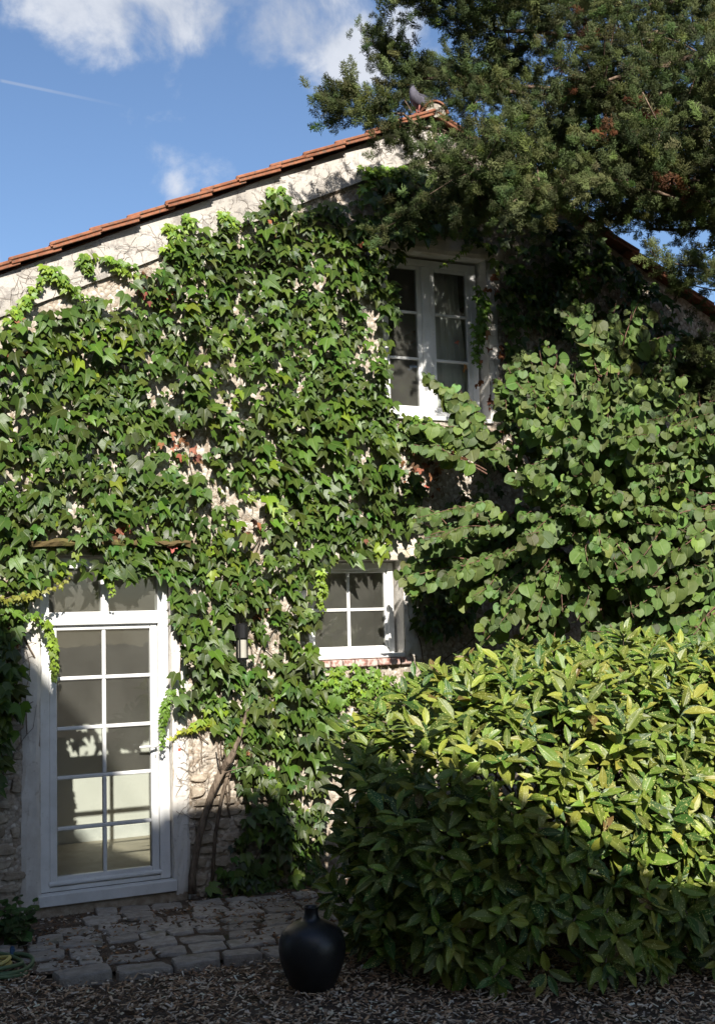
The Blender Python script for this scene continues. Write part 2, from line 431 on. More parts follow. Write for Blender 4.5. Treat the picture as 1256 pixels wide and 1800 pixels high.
# ------------------------------------------------------------------ house shell
APX, APZ, SLOPE = 5.2, 6.60, 0.487
XL, XR, DEPTH = -0.9, 11.3, 7.5
def rake(x): return APZ - SLOPE*np.abs(np.asarray(x)-APX)
DOOR = (1.735, 2.735, 0.10, 2.66); LOWW = (3.90, 4.78, 1.80, 2.62); UPW = (4.66, 5.73, 3.86, 5.36)
house = thing('house', 'ivy-clad stone house with orange roof tiles and white door and windows', 'house', (APX, 0, 0))

def grid_wall(name, y, mat, openings, xs0, zs0, top, disp, parent, flip=False):
    xs = sorted(set(np.round(np.concatenate([xs0, [o[i] for o in openings for i in (0, 1)]]), 4)))
    zs = sorted(set(np.round(np.concatenate([zs0, [o[i] for o in openings for i in (2, 3)]]), 4)))
    xs = np.array(xs); zs = np.array(zs)
    X, Z = np.meshgrid(xs, zs, indexing='ij')
    T = top(X); Zc = np.minimum(Z, T)
    D = np.zeros_like(X)
    if disp > 0:
        D = disp*(fbm(X*6, Zc*6, 3, 4)-.5)*2 + disp*1.2*(fbm(X*22, Zc*22, 9, 2)-.5)
        for o in openings:
            inside = (X >= o[0]-.011) & (X <= o[1]+.011) & (Zc >= o[2]-.011) & (Zc <= o[3]+.011)
            D[inside] = 0
    V = np.stack([X, y - D, Zc], -1).reshape(-1, 3)
    nz = len(zs); loops = []; cnt = []
    for i in range(len(xs)-1):
        for j in range(nz-1):
            if Z[i, j] >= T[i, j] - 1e-6 and Z[i+1, j] >= T[i+1, j] - 1e-6: continue
            cx, cz = (xs[i]+xs[i+1])/2, (zs[j]+zs[j+1])/2
            if any(o[0] < cx < o[1] and o[2] < cz < o[3] for o in openings): continue
            q = [i*nz+j, (i+1)*nz+j, (i+1)*nz+j+1, i*nz+j+1]
            loops += q[::-1] if flip else q; cnt.append(4)
    me = mesh_np(name, V, loops, cnt, mat, smooth=disp > 0)
    return link(bpy.data.objects.new(name, me), parent)
OPEN = [DOOR, LOWW, UPW]
xs0 = np.concatenate([np.arange(XL, 1.0, .15), np.arange(1.0, 8.6, .045), np.arange(8.6, XR+.001, .15)])
wall = grid_wall('wall', 0.0, M['wall'], OPEN, xs0, np.arange(0, APZ+.05, .045), lambda X: rake(X), .014, house)
# reveals of the three openings, plus the side and back walls
for o in OPEN:
    b = MB(); y0, y1 = 0.0, .36
    b.add([(o[0], y0, o[2]), (o[0], y1, o[2]), (o[0], y1, o[3]), (o[0], y0, o[3])], [(0, 1, 2, 3)])
    b.add([(o[1], y0, o[2]), (o[1], y1, o[2]), (o[1], y1, o[3]), (o[1], y0, o[3])], [(0, 3, 2, 1)])
    b.add([(o[0], y0, o[3]), (o[0], y1, o[3]), (o[1], y1, o[3]), (o[1], y0, o[3])], [(0, 1, 2, 3)])
    b.add([(o[0], y0, o[2]), (o[0], y1, o[2]), (o[1], y1, o[2]), (o[1], y0, o[2])], [(0, 3, 2, 1)])
    b.build('reveal', M['plaster'], wall, fix=False)
b = MB(); b.box(XL-.001, XL+.3, .02, DEPTH, 0, float(rake(XL))-.02); b.build('side_wall', M['stucco'], house)
b = MB(); b.box(XR-.3, XR+.001, .02, DEPTH, 0, float(rake(XR))-.02); b.build('side_wall', M['stucco'], house)
b = MB(); b.add([(XL, DEPTH, 0), (XR, DEPTH, 0), (XR, DEPTH, float(rake(XR))), (APX, DEPTH, APZ), (XL, DEPTH, float(rake(XL)))], [(0, 1, 2, 3, 4)])
b.build('back_wall', M['stucco'], house)

# stucco band under the verge: a real coat a few centimetres proud
def band(x0, x1, n=70):
    b = MB(); xs = np.linspace(x0, x1, n); vs = []; fs = []
    for x in xs:
        zt = float(rake(x))-.012; zb = float(rake(x)) - .335 + .012*(vnoise(x*9, 0, 5)-.5)
        dy = .006*(vnoise(x*5, 3, 8)-.5)
        vs += [(x, -.034+dy, zt), (x, -.034-dy, zb), (x, .02, zb), (x, .02, zt)]
    for i in range(n-1):
        a, c = i*4, i*4+4
        for k in range(4): fs.append((a+k, c+k, c+(k+1) % 4, a+(k+1) % 4))
    b.add(vs, fs); b.add([vs[0], vs[1], vs[2], vs[3]], [(0, 1, 2, 3)]); b.add(vs[-4:], [(0, 1, 2, 3)])
    return b.build('verge_band', M['stucco'], house)
band(XL, APX)

# interior: hall on the ground floor, attic room behind the upper window
def room(x0, x1, y0, y1, z0, z1, openings, mw, mf):
    b = MB()
    b.add([(x0, y1, z0), (x1, y1, z0), (x1, y1, z1), (x0, y1, z1)], [(0, 1, 2, 3)]); b.build('inner_back_wall', mw, house, fix=False)
    b = MB(); b.add([(x0, y0, z0), (x0, y1, z0), (x0, y1, z1), (x0, y0, z1)], [(0, 1, 2, 3)]); b.build('inner_side_wall', mw, house, fix=False)
    b = MB(); b.add([(x1, y0, z0), (x1, y1, z0), (x1, y1, z1), (x1, y0, z1)], [(0, 3, 2, 1)]); b.build('inner_side_wall', mw, house, fix=False)
    b = MB(); b.add([(x0, y0, z1), (x0, y1, z1), (x1, y1, z1), (x1, y0, z1)], [(0, 1, 2, 3)]); b.build('inner_ceiling', mw, house, fix=False)
    b = MB(); b.add([(x0, y0, z0), (x0, y1, z0), (x1, y1, z0), (x1, y0, z0)], [(0, 3, 2, 1)]); b.build('inner_floor', mf, house, fix=False)
    grid_wall('inner_front_wall', y0, mw, openings, np.array([x0, x1]), np.array([z0, z1]), lambda X: X*0+z1, 0, house, flip=True)
    b = MB(); b.box(x0, x1, y1-.018, y1-.002, z0+.001, z0+.11); b.build('skirting', M['paint'], house)
room(1.05, 5.5, .36, 2.0, .19, 2.85, [(DOOR[0], DOOR[1], .19, DOOR[3]), LOWW], M['room'], M['floor'])
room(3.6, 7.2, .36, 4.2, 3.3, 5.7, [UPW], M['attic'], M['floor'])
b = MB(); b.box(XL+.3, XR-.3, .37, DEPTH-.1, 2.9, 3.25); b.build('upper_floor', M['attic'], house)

# ------------------------------------------------------------------ roof
roof_bm = MB()
th = .05
for sgn, xe in ((-1, XL-.35), (1, XR+.35)):
    ze = APZ - SLOPE*abs(xe-APX)
    roof_bm.add([(APX, .03, APZ+.02), (xe, .03, ze+.02), (xe, DEPTH+.2, ze+.02), (APX, DEPTH+.2, APZ+.02), (APX, .03, APZ+.02-th+.04), (xe, .03, ze+.02-th+.04), (xe, DEPTH+.2, ze-.01), (APX, DEPTH+.2, APZ-.01)],
                [(0, 1, 2, 3), (4, 5, 6, 7), (0, 1, 5, 4), (1, 2, 6, 5), (2, 3, 7, 6)])
roof = roof_bm.build('roof', M['tile'], house)
ang = math.atan(SLOPE)
def tile_mesh(kind, seed):
    r = random.Random(seed); b = MB(); L = .43
    if kind == 'verge':      # plate, raised edge roll, and the drip flange below it
        b.box(0, L, -.115, .16, 0, .017, .004)
        b.box(0, L, -.122, -.090, .004, .030, .006)
        b.box(.012, L-.02, -.112, -.097, -.022, .001, .003)
        b.box(-.004, .018, -.118, .158, -.008, .019, .004)
    else:                    # field tile with two low rolls
        b.box(0, L, 0, .235, 0, .02, .004)
        b.box(0, L, .0, .045, .012, .042, .012); b.box(0, L, .115, .145, .012, .032, .008)
    me = bpy.data.meshes.new('tile'); me.from_pydata(b.v, [], b.f); me.materials.append(M['tile']); me.update()
    return me
TV = [tile_mesh('verge', k) for k in range(2)]; TF = [tile_mesh('field', k) for k in range(2)]
pitch = .335                                             # exposed length along the slope
n_t = int((APX-(XL-.35))/math.cos(ang)/pitch)+1
def put_tile(me, s, d, y, tilt, jit=0.0):
    """tile whose lower edge lies d metres down the slope from the ridge, side s"""
    o = bpy.data.objects.new('tile', me)
    x = APX + s*d*math.cos(ang); z = APZ - d*math.sin(ang) + .052
    # local +x runs up the slope
    up = Vector((-s*math.cos(ang), 0, math.sin(ang))); nr = Vector((s*math.sin(ang), 0, math.cos(ang))); yv = Vector((0, 1, 0))
    q = math.radians(tilt)
    up2 = up*math.cos(q) - nr*math.sin(q); nr2 = nr*math.cos(q) + up*math.sin(q)
    mt = Matrix.Identity(4)
    for i in range(3): mt[i][0] = up2[i]; mt[i][1] = yv[i]; mt[i][2] = nr2[i]
    mt.translation = Vector((x, y + jit, z))
    COL.objects.link(o); o.parent = roof; o.matrix_local = mt
    return o
for s in (-1, 1):
    for k in range(n_t+1):
        d = .10 + pitch*(k+1)
        if APX + s*d < XL-.8 or APX + s*d > XR+.8: continue
        put_tile(TV[k % 2], s, d, 0.0, 3.6 + rng.uniform(-.8, .8), rng.uniform(-.018, .018))
        for j in range(2): put_tile(TF[k % 2], s, d, .155 + j*.238, 4.0 + rng.uniform(-.3, .3))
# remaining rows, out of sight from the garden: one joined part
Vt = []; Ft = []
fb = MB()
for s in (-1, 1):
    for k in range(n_t+1):
        d = .10 + pitch*(k+1); x = APX + s*d*math.cos(ang); z = APZ - d*math.sin(ang) + .05
        x2 = APX + s*(d-.42)*math.cos(ang); z2 = APZ - (d-.42)*math.sin(ang) + .022
        for j in range(28):
            y0 = .64 + j*.238
            fb.add([(x, y0, z), (x, y0+.045, z+.03), (x, y0+.09, z), (x, y0+.236, z), (x2, y0, z2), (x2, y0+.045, z2+.03), (x2, y0+.09, z2), (x2, y0+.236, z2),
                    (x, y0, z-.018), (x, y0+.236, z-.018)], [(0, 1, 5, 4), (1, 2, 6, 5), (2, 3, 7, 6), (8, 0, 1, 2, 3, 9)])
tag(fb.build('roof_covering', M['tile'], roof, fix=False), kind='stuff')
# half-round ridge tiles
def ridge_tile(y0, y1, end):
    b = MB(); n = 12; vs = []; fs = []
    for y, r in ((y0, .125), (y0+.03, .125), (y1, .105)):
        for rr in (r, r-.018):
            for k in range(n+1):
                a = math.pi*k/n; vs.append((APX + rr*math.cos(a), y, APZ+.025+rr*.85*math.sin(a)))
    m_ = n+1
    for seg in range(2):
        for k in range(n):
            a = seg*2*m_; c = (seg+1)*2*m_
            fs.append((a+k, a+k+1, c+k+1, c+k)); fs.append((a+m_+k, c+m_+k, c+m_+k+1, a+m_+k+1))
    for k in range(n): fs.append((k, m_+k, m_+k+1, k+1)); fs.append((4*m_+k, 4*m_+k+1, 5*m_+k+1, 5*m_+k))
    b.add(vs, fs); return b.build('ridge_tile', M['tile'], roof, smooth=False)
for k in range(18): ridge_tile(-.13 + k*.40, -.13 + k*.40 + .43, k == 0)
b = MB(); n = 14; vs = [(APX, -.10, APZ-.02)] + [(APX+.104*math.cos(math.pi*k/n), -.10-.012*math.sin(math.pi*k/n), APZ+.02+.092*math.sin(math.pi*k/n)) for k in range(n+1)]
b.add(vs, [(0, k+1, k+2) for k in range(n)]); b.build('ridge_mortar', M['sett'], roof)

# ------------------------------------------------------------------ joinery
def frame_box(parent, name, x0, x1, y0, y1, z0, z1, bev=.004, mat='paint'):
    b = MB(); b.box(x0, x1, y0, y1, z0, z1, bev); return b.build(name, M[mat], parent)
# door ------------------------------------------------
dY = .055
b = MB(); x0, x1 = 1.742, 2.728
b.box(x0, 1.812, dY, dY+.09, .19, 2.64, .004); b.box(2.648, x1, dY, dY+.09, .19, 2.64, .004)
b.box(1.8125, 2.6475, dY+.001, dY+.09, 2.565, 2.64, .004); b.box(1.8125, 2.6475, dY+.001, dY+.09, .19, .222, .003)
door = b.build('door', M['paint'], house)
frame_box(door, 'transom_rail', 1.8125, 2.6475, dY-.012, dY+.085, 2.135, 2.235, .006)
frame_box(door, 'transom_mullion', 2.205, 2.265, dY+.008, dY+.075, 2.2355, 2.5645)
lf = dY+.018
b = MB(); b.box(1.815, 1.872, lf, lf+.055, .226, 2.131, .006); b.box(2.588, 2.645, lf, lf+.055, .226, 2.131, .006)
b.box(1.8725, 2.5875, lf+.001, lf+.054, 2.098, 2.131, .004); b.box(1.8725, 2.5875, lf+.001, lf+.054, .226, .290, .004)
leaf = b.build('door_leaf', M['paint'], door)
rows = [.290, .632, 1.004, 1.366, 1.738, 2.098]
for z in rows[1:-1]: frame_box(door, 'muntin', 1.8725, 2.5875, lf+.006, lf+.046, z-.014, z+.014, .006)
for i in range(5):
    frame_box(door, 'muntin', 2.2155, 2.2445, lf+.008, lf+.044, rows[i]+(.0142 if i else .0005), rows[i+1]-(.0142 if i < 4 else .0005), .006)
    for (a, c) in ((1.873, 2.215), (2.245, 2.587)):
        frame_box(door, 'pane', a, c, lf+.024, lf+.028, rows[i]+(.0145 if i else .001), rows[i+1]-(.0145 if i < 4 else .001), 0, 'glass')
for (a, c) in ((1.8135, 2.2045), (2.2655, 2.6465)): frame_box(door, 'pane', a, c, dY+.03, dY+.034, 2.236, 2.564, 0, 'glass')
frame_box(door, 'drip_rail', 1.80, 2.66, dY-.018, dY+.016, .232, .262, .010)
frame_box(door, 'sill_board', 1.712, 2.748, -.045, dY-.001, .108, .188, .004)
# handle
b = MB(); hz = 1.195
b.box(2.602, 2.632, lf-.009, lf-.0005, hz-.13, hz+.05, .004); door_plate = b.build('handle_plate', M['steel'], door)
b = MB(); b.tube([(2.617, lf-.008, hz), (2.617, lf-.055, hz), (2.60, lf-.064, hz+.001), (2.55, lf-.066, hz+.004), (2.48, lf-.060, hz+.002)], [.009, .009, .010, .010, .008], 8); b.build('handle', M['steel'], door, smooth=True)
b = MB(); b.box(2.613, 2.621, lf-.0105, lf-.0092, hz-.094, hz-.066, 0); b.build('keyhole', M['dark'], door)
# lower window -----------------------------------------
def window(o, y, cols, rws, fw, mull):
    x0, x1, z0, z1 = o
    b = MB()
    b.box(x0, x0+fw, y, y+.06, z0, z1, .004); b.box(x1-fw, x1, y, y+.06, z0, z1, .004)
    b.box(x0+fw+.0005, x1-fw-.0005, y+.001, y+.06, z1-fw, z1, .004); b.box(x0+fw+.0005, x1-fw-.0005, y-.004, y+.06, z0, z0+fw, .004)
    return b.build('window', M['paint'], house)
lwY = .125
lw = window((3.93, 4.755, 1.815, 2.605), lwY, 2, 2, .055, False)
xs_ = [3.986, 4.335, 4.699]; zs_ = [1.871, 2.208, 2.549]
b = MB(); b.box(3.986, 4.014, lwY+.012, lwY+.05, 1.871, 2.549, .003); b.box(4.671, 4.699, lwY+.012, lwY+.05, 1.871, 2.549, .003); b.box(4.0145, 4.6705, lwY+.012, lwY+.05, 2.521, 2.549, .003); b.box(4.0145, 4.6705, lwY+.012, lwY+.05, 1.871, 1.899, .003)
b.build('sash', M['paint'], lw)
frame_box(lw, 'muntin', 4.0145, 4.6705, lwY+.018, lwY+.046, 2.195, 2.221, .004)
for (a, c) in ((1.8995, 2.1945), (2.2215, 2.5205)):
    frame_box(lw, 'muntin', 4.322, 4.349, lwY+.020, lwY+.045, a, c, .004)
    for (p, q) in ((4.015, 4.3215), (4.3495, 4.670)): frame_box(lw, 'pane', p, q, lwY+.030, lwY+.034, a, c, 0, 'glass')
frame_box(lw, 'window_board', 3.905, 4.775, -.025, lwY-.005, 1.80, 1.835, .006)
# brick sill under the lower window, one brick at a time
for i in range(9):
    x = 3.86 + i*.108
    frame_box(lw, 'brick', x, x+.098, -.055+rng.uniform(-.008, .008), .11, 1.735+rng.uniform(-.004, .004), 1.794, .008, 'brick')
# pale lintel of the lower window
def rough_block(name, x0, x1, z0, z1, y0, y1, mat, parent, seed=0, nx=10, nz=5, amp=.012):
    b = MB(); vs = []; fs = []
    for j in range(nz+1):
        for i in range(nx+1):
            u, v = i/nx, j/nz
            edge = min(u, 1-u, v, 1-v)
            x = x0+(x1-x0)*u; z = z0+(z1-z0)*v
            x += amp*1.6*(vnoise(i*.9+seed, j*.9, seed)-.5); z += amp*1.6*(vnoise(i*.8, j*.9+seed, seed+4)-.5)
            yy = y0 + (0.014 if edge == 0 else 0) + amp*(vnoise(i*1.1, j*1.3, seed+7)-.5)
            vs.append((x, yy, z))
    k = (nx+1)
    for j in range(nz):
        for i in range(nx): fs.append((j*k+i, j*k+i+1, (j+1)*k+i+1, (j+1)*k+i))
    rim = [i for i in range(k)] + [j*k+nx for j in range(1, nz+1)] + [nz*k+i for i in range(nx-1, -1, -1)] + [j*k for j in range(nz-1, 0, -1)]
    base = len(vs)
    for i in rim: vs.append((vs[i][0], y1, vs[i][2]))
    for a in range(len(rim)): c = (a+1) % len(rim); fs.append((rim[a], base+a, base+c, rim[c]))
    b.add(vs, fs); return b.build(name, M[mat], parent, smooth=False)
rough_block('lintel', 3.74, 4.99, 2.625, 2.80, -.022, .05, 'lintel', lw, 3)
for (a, c, z0, z1, sd) in ((4.79, 4.93, 1.80, 2.62, 4),):
    rough_block('jamb_plaster', a, c, z0, z1, -.018, .03, 'plaster', lw, sd, 4, 14)
# upper window ------------------------------------------
uY = .13
uo = (4.69, 5.70, 3.885, 5.335)
uw = window(uo, uY, 2, 3, .058, True)
frame_box(uw, 'central_stile', 5.128, 5.222, uY-.008, uY+.055, 3.9435, 5.2765, .010)
zr = [3.995, 4.425, 4.845, 5.240]
for (a, c) in ((4.7485, 5.1275), (5.2225, 5.6415)):
    b = MB()
    b.box(a, a+.045, uY+.008, uY+.05, 3.944, 5.2765, .004); b.box(c-.045, c, uY+.008, uY+.05, 3.944, 5.2765, .004)
    b.box(a+.0455, c-.0455, uY+.009, uY+.05, 5.240, 5.2765, .004); b.box(a+.0455, c-.0455, uY+.004, uY+.05, 3.944, 3.995, .004)
    b.build('casement', M['paint'], uw)
    for z in zr[1:-1]: frame_box(uw, 'muntin', a+.0455, c-.0455, uY+.012, uY+.045, z-.012, z+.012, .004)
    for i in range(3): frame_box(uw, 'pane', a+.046, c-.046, uY+.026, uY+.030, zr[i]+(.0125 if i else .0005), zr[i+1]-(.0125 if i < 2 else .0005), 0, 'glass')
frame_box(uw, 'sill_board', 4.67, 5.74, -.03, uY-.006, 3.845, 3.884, .006)
rough_block('lintel', 4.45, 5.92, 5.362, 5.52, -.026, .05, 'lintel', uw, 11)
rough_block('jamb_plaster', 5.735, 5.84, 3.86, 5.36, -.014, .03, 'plaster', uw, 21, 3, 18)
# door surround plaster
rough_block('jamb_plaster', 1.60, 1.733, .02, 2.55, -.016, .05, 'plaster', door, 31, 5, 26)
rough_block('jamb_plaster', 2.737, 2.865, .02, 2.55, -.016, .05, 'plaster', door, 37, 5, 26)
b = MB(); b.box(1.62, 2.85, -.01, .05, -.02, .104, .01); b.build('threshold_stone', M['rubble'], door)
# mossy slate ledge over the door
rough_block('drip_ledge', 1.62, 2.86, 2.725, 2.765, -.15, .02, 'ledge', house, 41, 24, 2, .02)
# small door contact / bell on the plaster
b = MB(); b.box(2.775, 2.793, -.030, -.010, 1.10, 1.15, .003); bell = b.build('door_chime', M['whitep'], house)
b = MB(); b.box(2.774, 2.792, -.031, -.010, 1.151, 1.172, .003); b.build('chime_cap', M['red'], bell)

# rubble stones showing in the wall beside the door
def rubble(x0, x1, z0, z1, seed):
    r = random.Random(seed); z = z0
    while z < z1:
        h = r.uniform(.06, .125); x = x0 + r.uniform(-.08, .02)
        while x < x1:
            wd = r.uniform(.09, .24)
            if x+wd > x1+.06: wd = x1+.02-x
            if wd > .05:
                n = 9; cx, cz = x+wd/2, z+h/2; vs = []; fs = []
                ph = r.uniform(0, 6)
                ringr = [1+.16*math.sin(k*2.3+ph)+r.uniform(-.1, .1) for k in range(n)]
                pr = r.uniform(.004, .022)
                for (sc, y) in ((1.0, .02), (.98, -.006-pr*.3), (.80, -.014-pr)):
                    for k in range(n):
                        a = 2*math.pi*k/n; ca, sa = math.cos(a), math.sin(a)
                        sx = math.copysign(abs(ca)**.6, ca)*wd*.46*sc*ringr[k]; sz = math.copysign(abs(sa)**.6, sa)*h*.44*sc*ringr[k]
                        vs.append((cx+sx, y+r.uniform(-.004, .004), cz+sz))
                for q in range(2):
                    for k in range(n): fs.append((q*n+k, q*n+(k+1) % n, (q+1)*n+(k+1) % n, (q+1)*n+k))
                vs.append((cx, -.016-pr, cz)); c_ = len(vs)-1
                for k in range(n): fs.append((2*n+k, 2*n+(k+1) % n, c_))
                b = MB(); b.add(vs, fs); b.build('stone', M['rubble'], wall)
            x += wd + r.uniform(.012, .03)
        z += h + r.uniform(.008, .02)
rubble(1.12, 1.58, .02, 2.1, 5)
rubble(2.90, 3.75, .02, .95, 8)

# curtain behind the upper window
b = MB(); nx, nz = 40, 10; vs = []; fs = []
for j in range(nz+1):
    for i in range(nx+1):
        u = i/nx; z = 3.45 + (5.33-3.45)*j/nz
        wdt = .36 + .06*math.sin(j*.5)
        vs.append((5.33+wdt*u*.9, .265+.028*math.sin(u*34+.4*math.sin(j*.7)) + .012*math.sin(u*71), z))
for j in range(nz):
    for i in range(nx): k = j*(nx+1)+i; fs.append((k, k+1, k+nx+2, k+nx+1))
b.add(vs, fs); cur = b.build('curtain', M['curtain'], None, smooth=True, fix=False)
md = cur.modifiers.new('thick', 'SOLIDIFY'); md.thickness = .003
tag(cur, 'white gathered curtain behind the right casement of the upper window', 'curtain')

# ------------------------------------------------------------------ neighbouring house behind the viewer: throws the shade over the yard
S0 = 10.6
def cast(u, v, s): return np.array([u-.28*s, -s, v+.685*s])
nb = thing('neighbour_house', 'tall steep-roofed neighbouring house across the yard behind the viewer', 'house', (-3.5, -S0, 0))
pr = [cast(u, v, S0) for (u, v) in ((1.20, 2.42), (1.65, 1.93), (2.07, 1.47), (2.62, .62), (3.75, -.06), (4.03, -.42), (4.29, -.8), (4.73, -1.22), (5.04, -1.55), (5.6, -1.9), (7.0, -2.15))]
top_l = cast(-1.9, 5.7, S0)
prof = [(top_l[0], top_l[2])] + [(p[0], p[2]) for p in pr]
left_x = 2*top_l[0] - prof[-1][0]
outline = [(left_x, 0), (left_x, prof[-1][1])] + prof + [(prof[-1][0], 0)]
b = MB(); n = len(outline)
b.add([(x, -S0, z) for x, z in outline] + [(x, -S0-8, z) for x, z in outline], [tuple(range(n)), tuple(range(2*n-1, n-1, -1))] + [(i, (i+1) % n, n+(i+1) % n, n+i) for i in range(n)])
b.build('house_body', M['render'], nb)
ca, cb_ = cast(2.60, .74, 12.7), cast(3.58, .72, 12.7)
b = MB(); b.box(ca[0], cb_[0], -13.3, -12.7, 4.0, ca[2], .01); b.build('chimney', M['brick'], nb)

# unseen house wing on the left, added to keep skylight off the wall
wg = thing('sky_blocker_wing', 'unseen rendered house wing added on the left to block skylight', 'house', (-4.5, -5, 0))
b = MB(); b.box(-7.5, -1.9, -10.0, -.3, 0, 6.6, .02); b.build('blocker_wing_wall', M['render'], wg)
b = MB(); b.add([(-7.8, -10.2, 6.61), (-1.6, -10.2, 6.61), (-4.7, -10.2, 8.6), (-7.8, -.1, 6.61), (-1.6, -.1, 6.61), (-4.7, -.1, 8.6)], [(0, 1, 2), (3, 5, 4), (0, 2, 5, 3), (1, 4, 5, 2), (0, 3, 4, 1)]); b.build('blocker_wing_roof', M['tile'], wg)

# ------------------------------------------------------------------ leaves
def norm(a): return a/(np.linalg.norm(a, axis=-1, keepdims=True)+1e-12)
def frames(n, tip):
    Z = norm(n); Y = norm(tip - (tip*Z).sum(-1, keepdims=True)*Z); X = np.cross(Y, Z)
    return np.stack([X, Y, Z], -1)                         # columns
class Tmpl:
    def __init__(s, V, tris):
        s.V = np.array(V, float); s.T = np.array(tris, int)
def ivy_template(r):
    d = lambda a: r.uniform(-a, a)
    sl, cl_ = r.uniform(.9, 1.12), r.uniform(.95, 1.12)
    V = [(0, 0), (0, .34), (0, .70), (0, 1.02*cl_)]
    L = [(-.20, -.14), (-.44, .02), (-.56*sl, .56), (-.23, .46), (-.20, .66), (-.27, .22), (-.10, .88)]
    A = [(x+d(.03), y+d(.03)) for x, y in L]; Bm = [(-x+d(.03), y+d(.03)) for x, y in L]
    P = V + A + Bm
    fold, droop, sd = r.uniform(.05, .45), r.uniform(.10, .5), r.uniform(.0, .45)
    out = []
    for x, y in P:
        out.append((x, y, fold*abs(x)*(1-.9*abs(x)) - droop*y*y*.6 - sd*x*x*.8 + d(.012)))
    f = []
    for o in (4, 11):
        f += [(0, o, o+5), (o, o+1, o+5), (o+1, o+2, o+5), (o+2, o+3, o+5), (o+3, 1, o+5), (1, 0, o+5), (1, o+3, o+4), (1, o+4, 2), (2, o+4, o+6), (2, o+6, 3)]
    f = [t if i < 10 else t[::-1] for i, t in enumerate(f)]
    f = [t[::-1] for t in f]
    return Tmpl(out, f)
def blade_template(r, stations, widths, fold, droop, wave=.0, twist=0.0):
    V = []; T = []
    for i, (t, wd) in enumerate(zip(stations, widths)):
        z0 = -droop*t*t + wave*math.sin(t*9+r.uniform(0, 6))*.3
        tw = twist*t
        for sx in (-1, 0, 1):
            x = sx*wd*r.uniform(.93, 1.07); V.append((x*math.cos(tw), t - (abs(sx)*.0), z0 + fold*abs(x) + x*math.sin(tw) + (wave*r.uniform(-1, 1)*.5 if sx else 0)))
    for i in range(len(stations)-1):
        a, c = i*3, i*3+3
        for k in (0, 1):
            T += [(a+k, a+k+1, c+k+1), (a+k, c+k+1, c+k)]
    return Tmpl(V, T)
def redbud_template(r):
    st = [-.10, .0, .20, .44, .66, .82, .96]; wd = [.25, .41, .52, .53, .42, .24, .012]
    tm = blade_template(r, st, wd, r.uniform(.05, .48), r.uniform(.02, .40), .04)
    tm.V[1][1] = .02                                         # notch at the stalk
    return tm
def aucuba_template(r):
    st = [0, .10, .28, .50, .70, .87, 1.0]; w0 = r.uniform(.88, 1.12)
    wd = [x*w0 for x in (.02, .085, .160, .190, .155, .08, .006)]
    return blade_template(r, st, wd, r.uniform(.15, .55), r.uniform(.05, .35), .02, r.uniform(-.25, .25))

def leaves(root, tmpls, P, Rm, S, col, mat, score, n_piece=300, stuff_name='foliage', piece_name='leaf', palette=10):
    """the n_piece best-seen leaves become parts of their own (shared meshes), the rest one joined part"""
    N = len(P); var = rng.integers(0, len(tmpls), N)
    order = np.argsort(-score)
    pick = set(order[:n_piece].tolist()) if n_piece else set()
    # palette of colours for the shared meshes
    pick_l = sorted(pick)
    cache = {}
    if pick_l:
        pc = col[rng.choice(pick_l, palette)]
        for i in pick_l:
            k = int(np.argmin(((pc-col[i])**2).sum(1))); key = (var[i], k)
            if key not in cache:
                tm = tmpls[var[i]]
                lv = tm.V.copy(); lv[:, 2] = rng.uniform(0, 50)
                cache[key] = mesh_np(piece_name, tm.V, tm.T.ravel(), np.full(len(tm.T), 3), mat,
                                     {'col': ('FLOAT_COLOR', np.tile(np.append(pc[k], 1), (len(tm.V), 1))), 'luv': ('FLOAT_VECTOR', lv)}, True)
            o = bpy.data.objects.new(piece_name, cache[key])
            mt = Matrix.Identity(4)
            for a in range(3):
                for bb in range(3): mt[a][bb] = Rm[i][a][bb]*S[i]
                mt[a][3] = P[i][a] - OFFS.get(root.name, Vector((0, 0, 0)))[a]
            COL.objects.link(o); o.parent = root; o.matrix_local = mt
    rest = np.array([i for i in range(N) if i not in pick])
    if len(rest) == 0: return
    Vs = []; Ls = []; Cs = []; Us = []; base = 0
    for v in range(len(tmpls)):
        idx = rest[var[rest] == v]
        if len(idx) == 0: continue
        tm = tmpls[v]; nv = len(tm.V)
        VV = np.einsum('nij,kj->nki', Rm[idx]*S[idx][:, None, None], tm.V) + P[idx][:, None, :]
        Vs.append(VV.reshape(-1, 3))
        Ls.append((tm.T[None] + (base + np.arange(len(idx))*nv)[:, None, None]).reshape(-1))
        cc = np.concatenate([col[idx], np.ones((len(idx), 1))], 1)
        Cs.append(np.repeat(cc, nv, 0))
        lv = np.tile(tm.V, (len(idx), 1)); lv[:, 2] = np.repeat(rng.uniform(0, 50, len(idx)), nv); Us.append(lv)
        base += len(idx)*nv
    loops = np.concatenate(Ls)
    me = mesh_np(stuff_name, np.concatenate(Vs), loops, np.full(len(loops)//3, 3), mat, {'col': ('FLOAT_COLOR', np.concatenate(Cs)), 'luv': ('FLOAT_VECTOR', np.concatenate(Us))}, True)
    tag(link(bpy.data.objects.new(stuff_name, me), root), kind='stuff')
def in_poly(px, py, poly):
    px = np.asarray(px); py = np.asarray(py); c = np.zeros(px.shape, bool); n = len(poly); j = n-1
    for i in range(n):
        xi, yi = poly[i]; xj, yj = poly[j]
        hit = ((yi > py) != (yj > py)) & (px < (xj-xi)*(py-yi)/(yj-yi+1e-9)+xi)
        c ^= hit; j = i
    return c
def pal(n, base, var, bright=.25):
    b = np.array(base)[None]*(1 + rng.normal(0, var, (n, 1)))
    b = b*(1 + rng.normal(0, var*.35, (n, 3)))
    return np.clip(b, .004, .9)
SUNV = -SUN

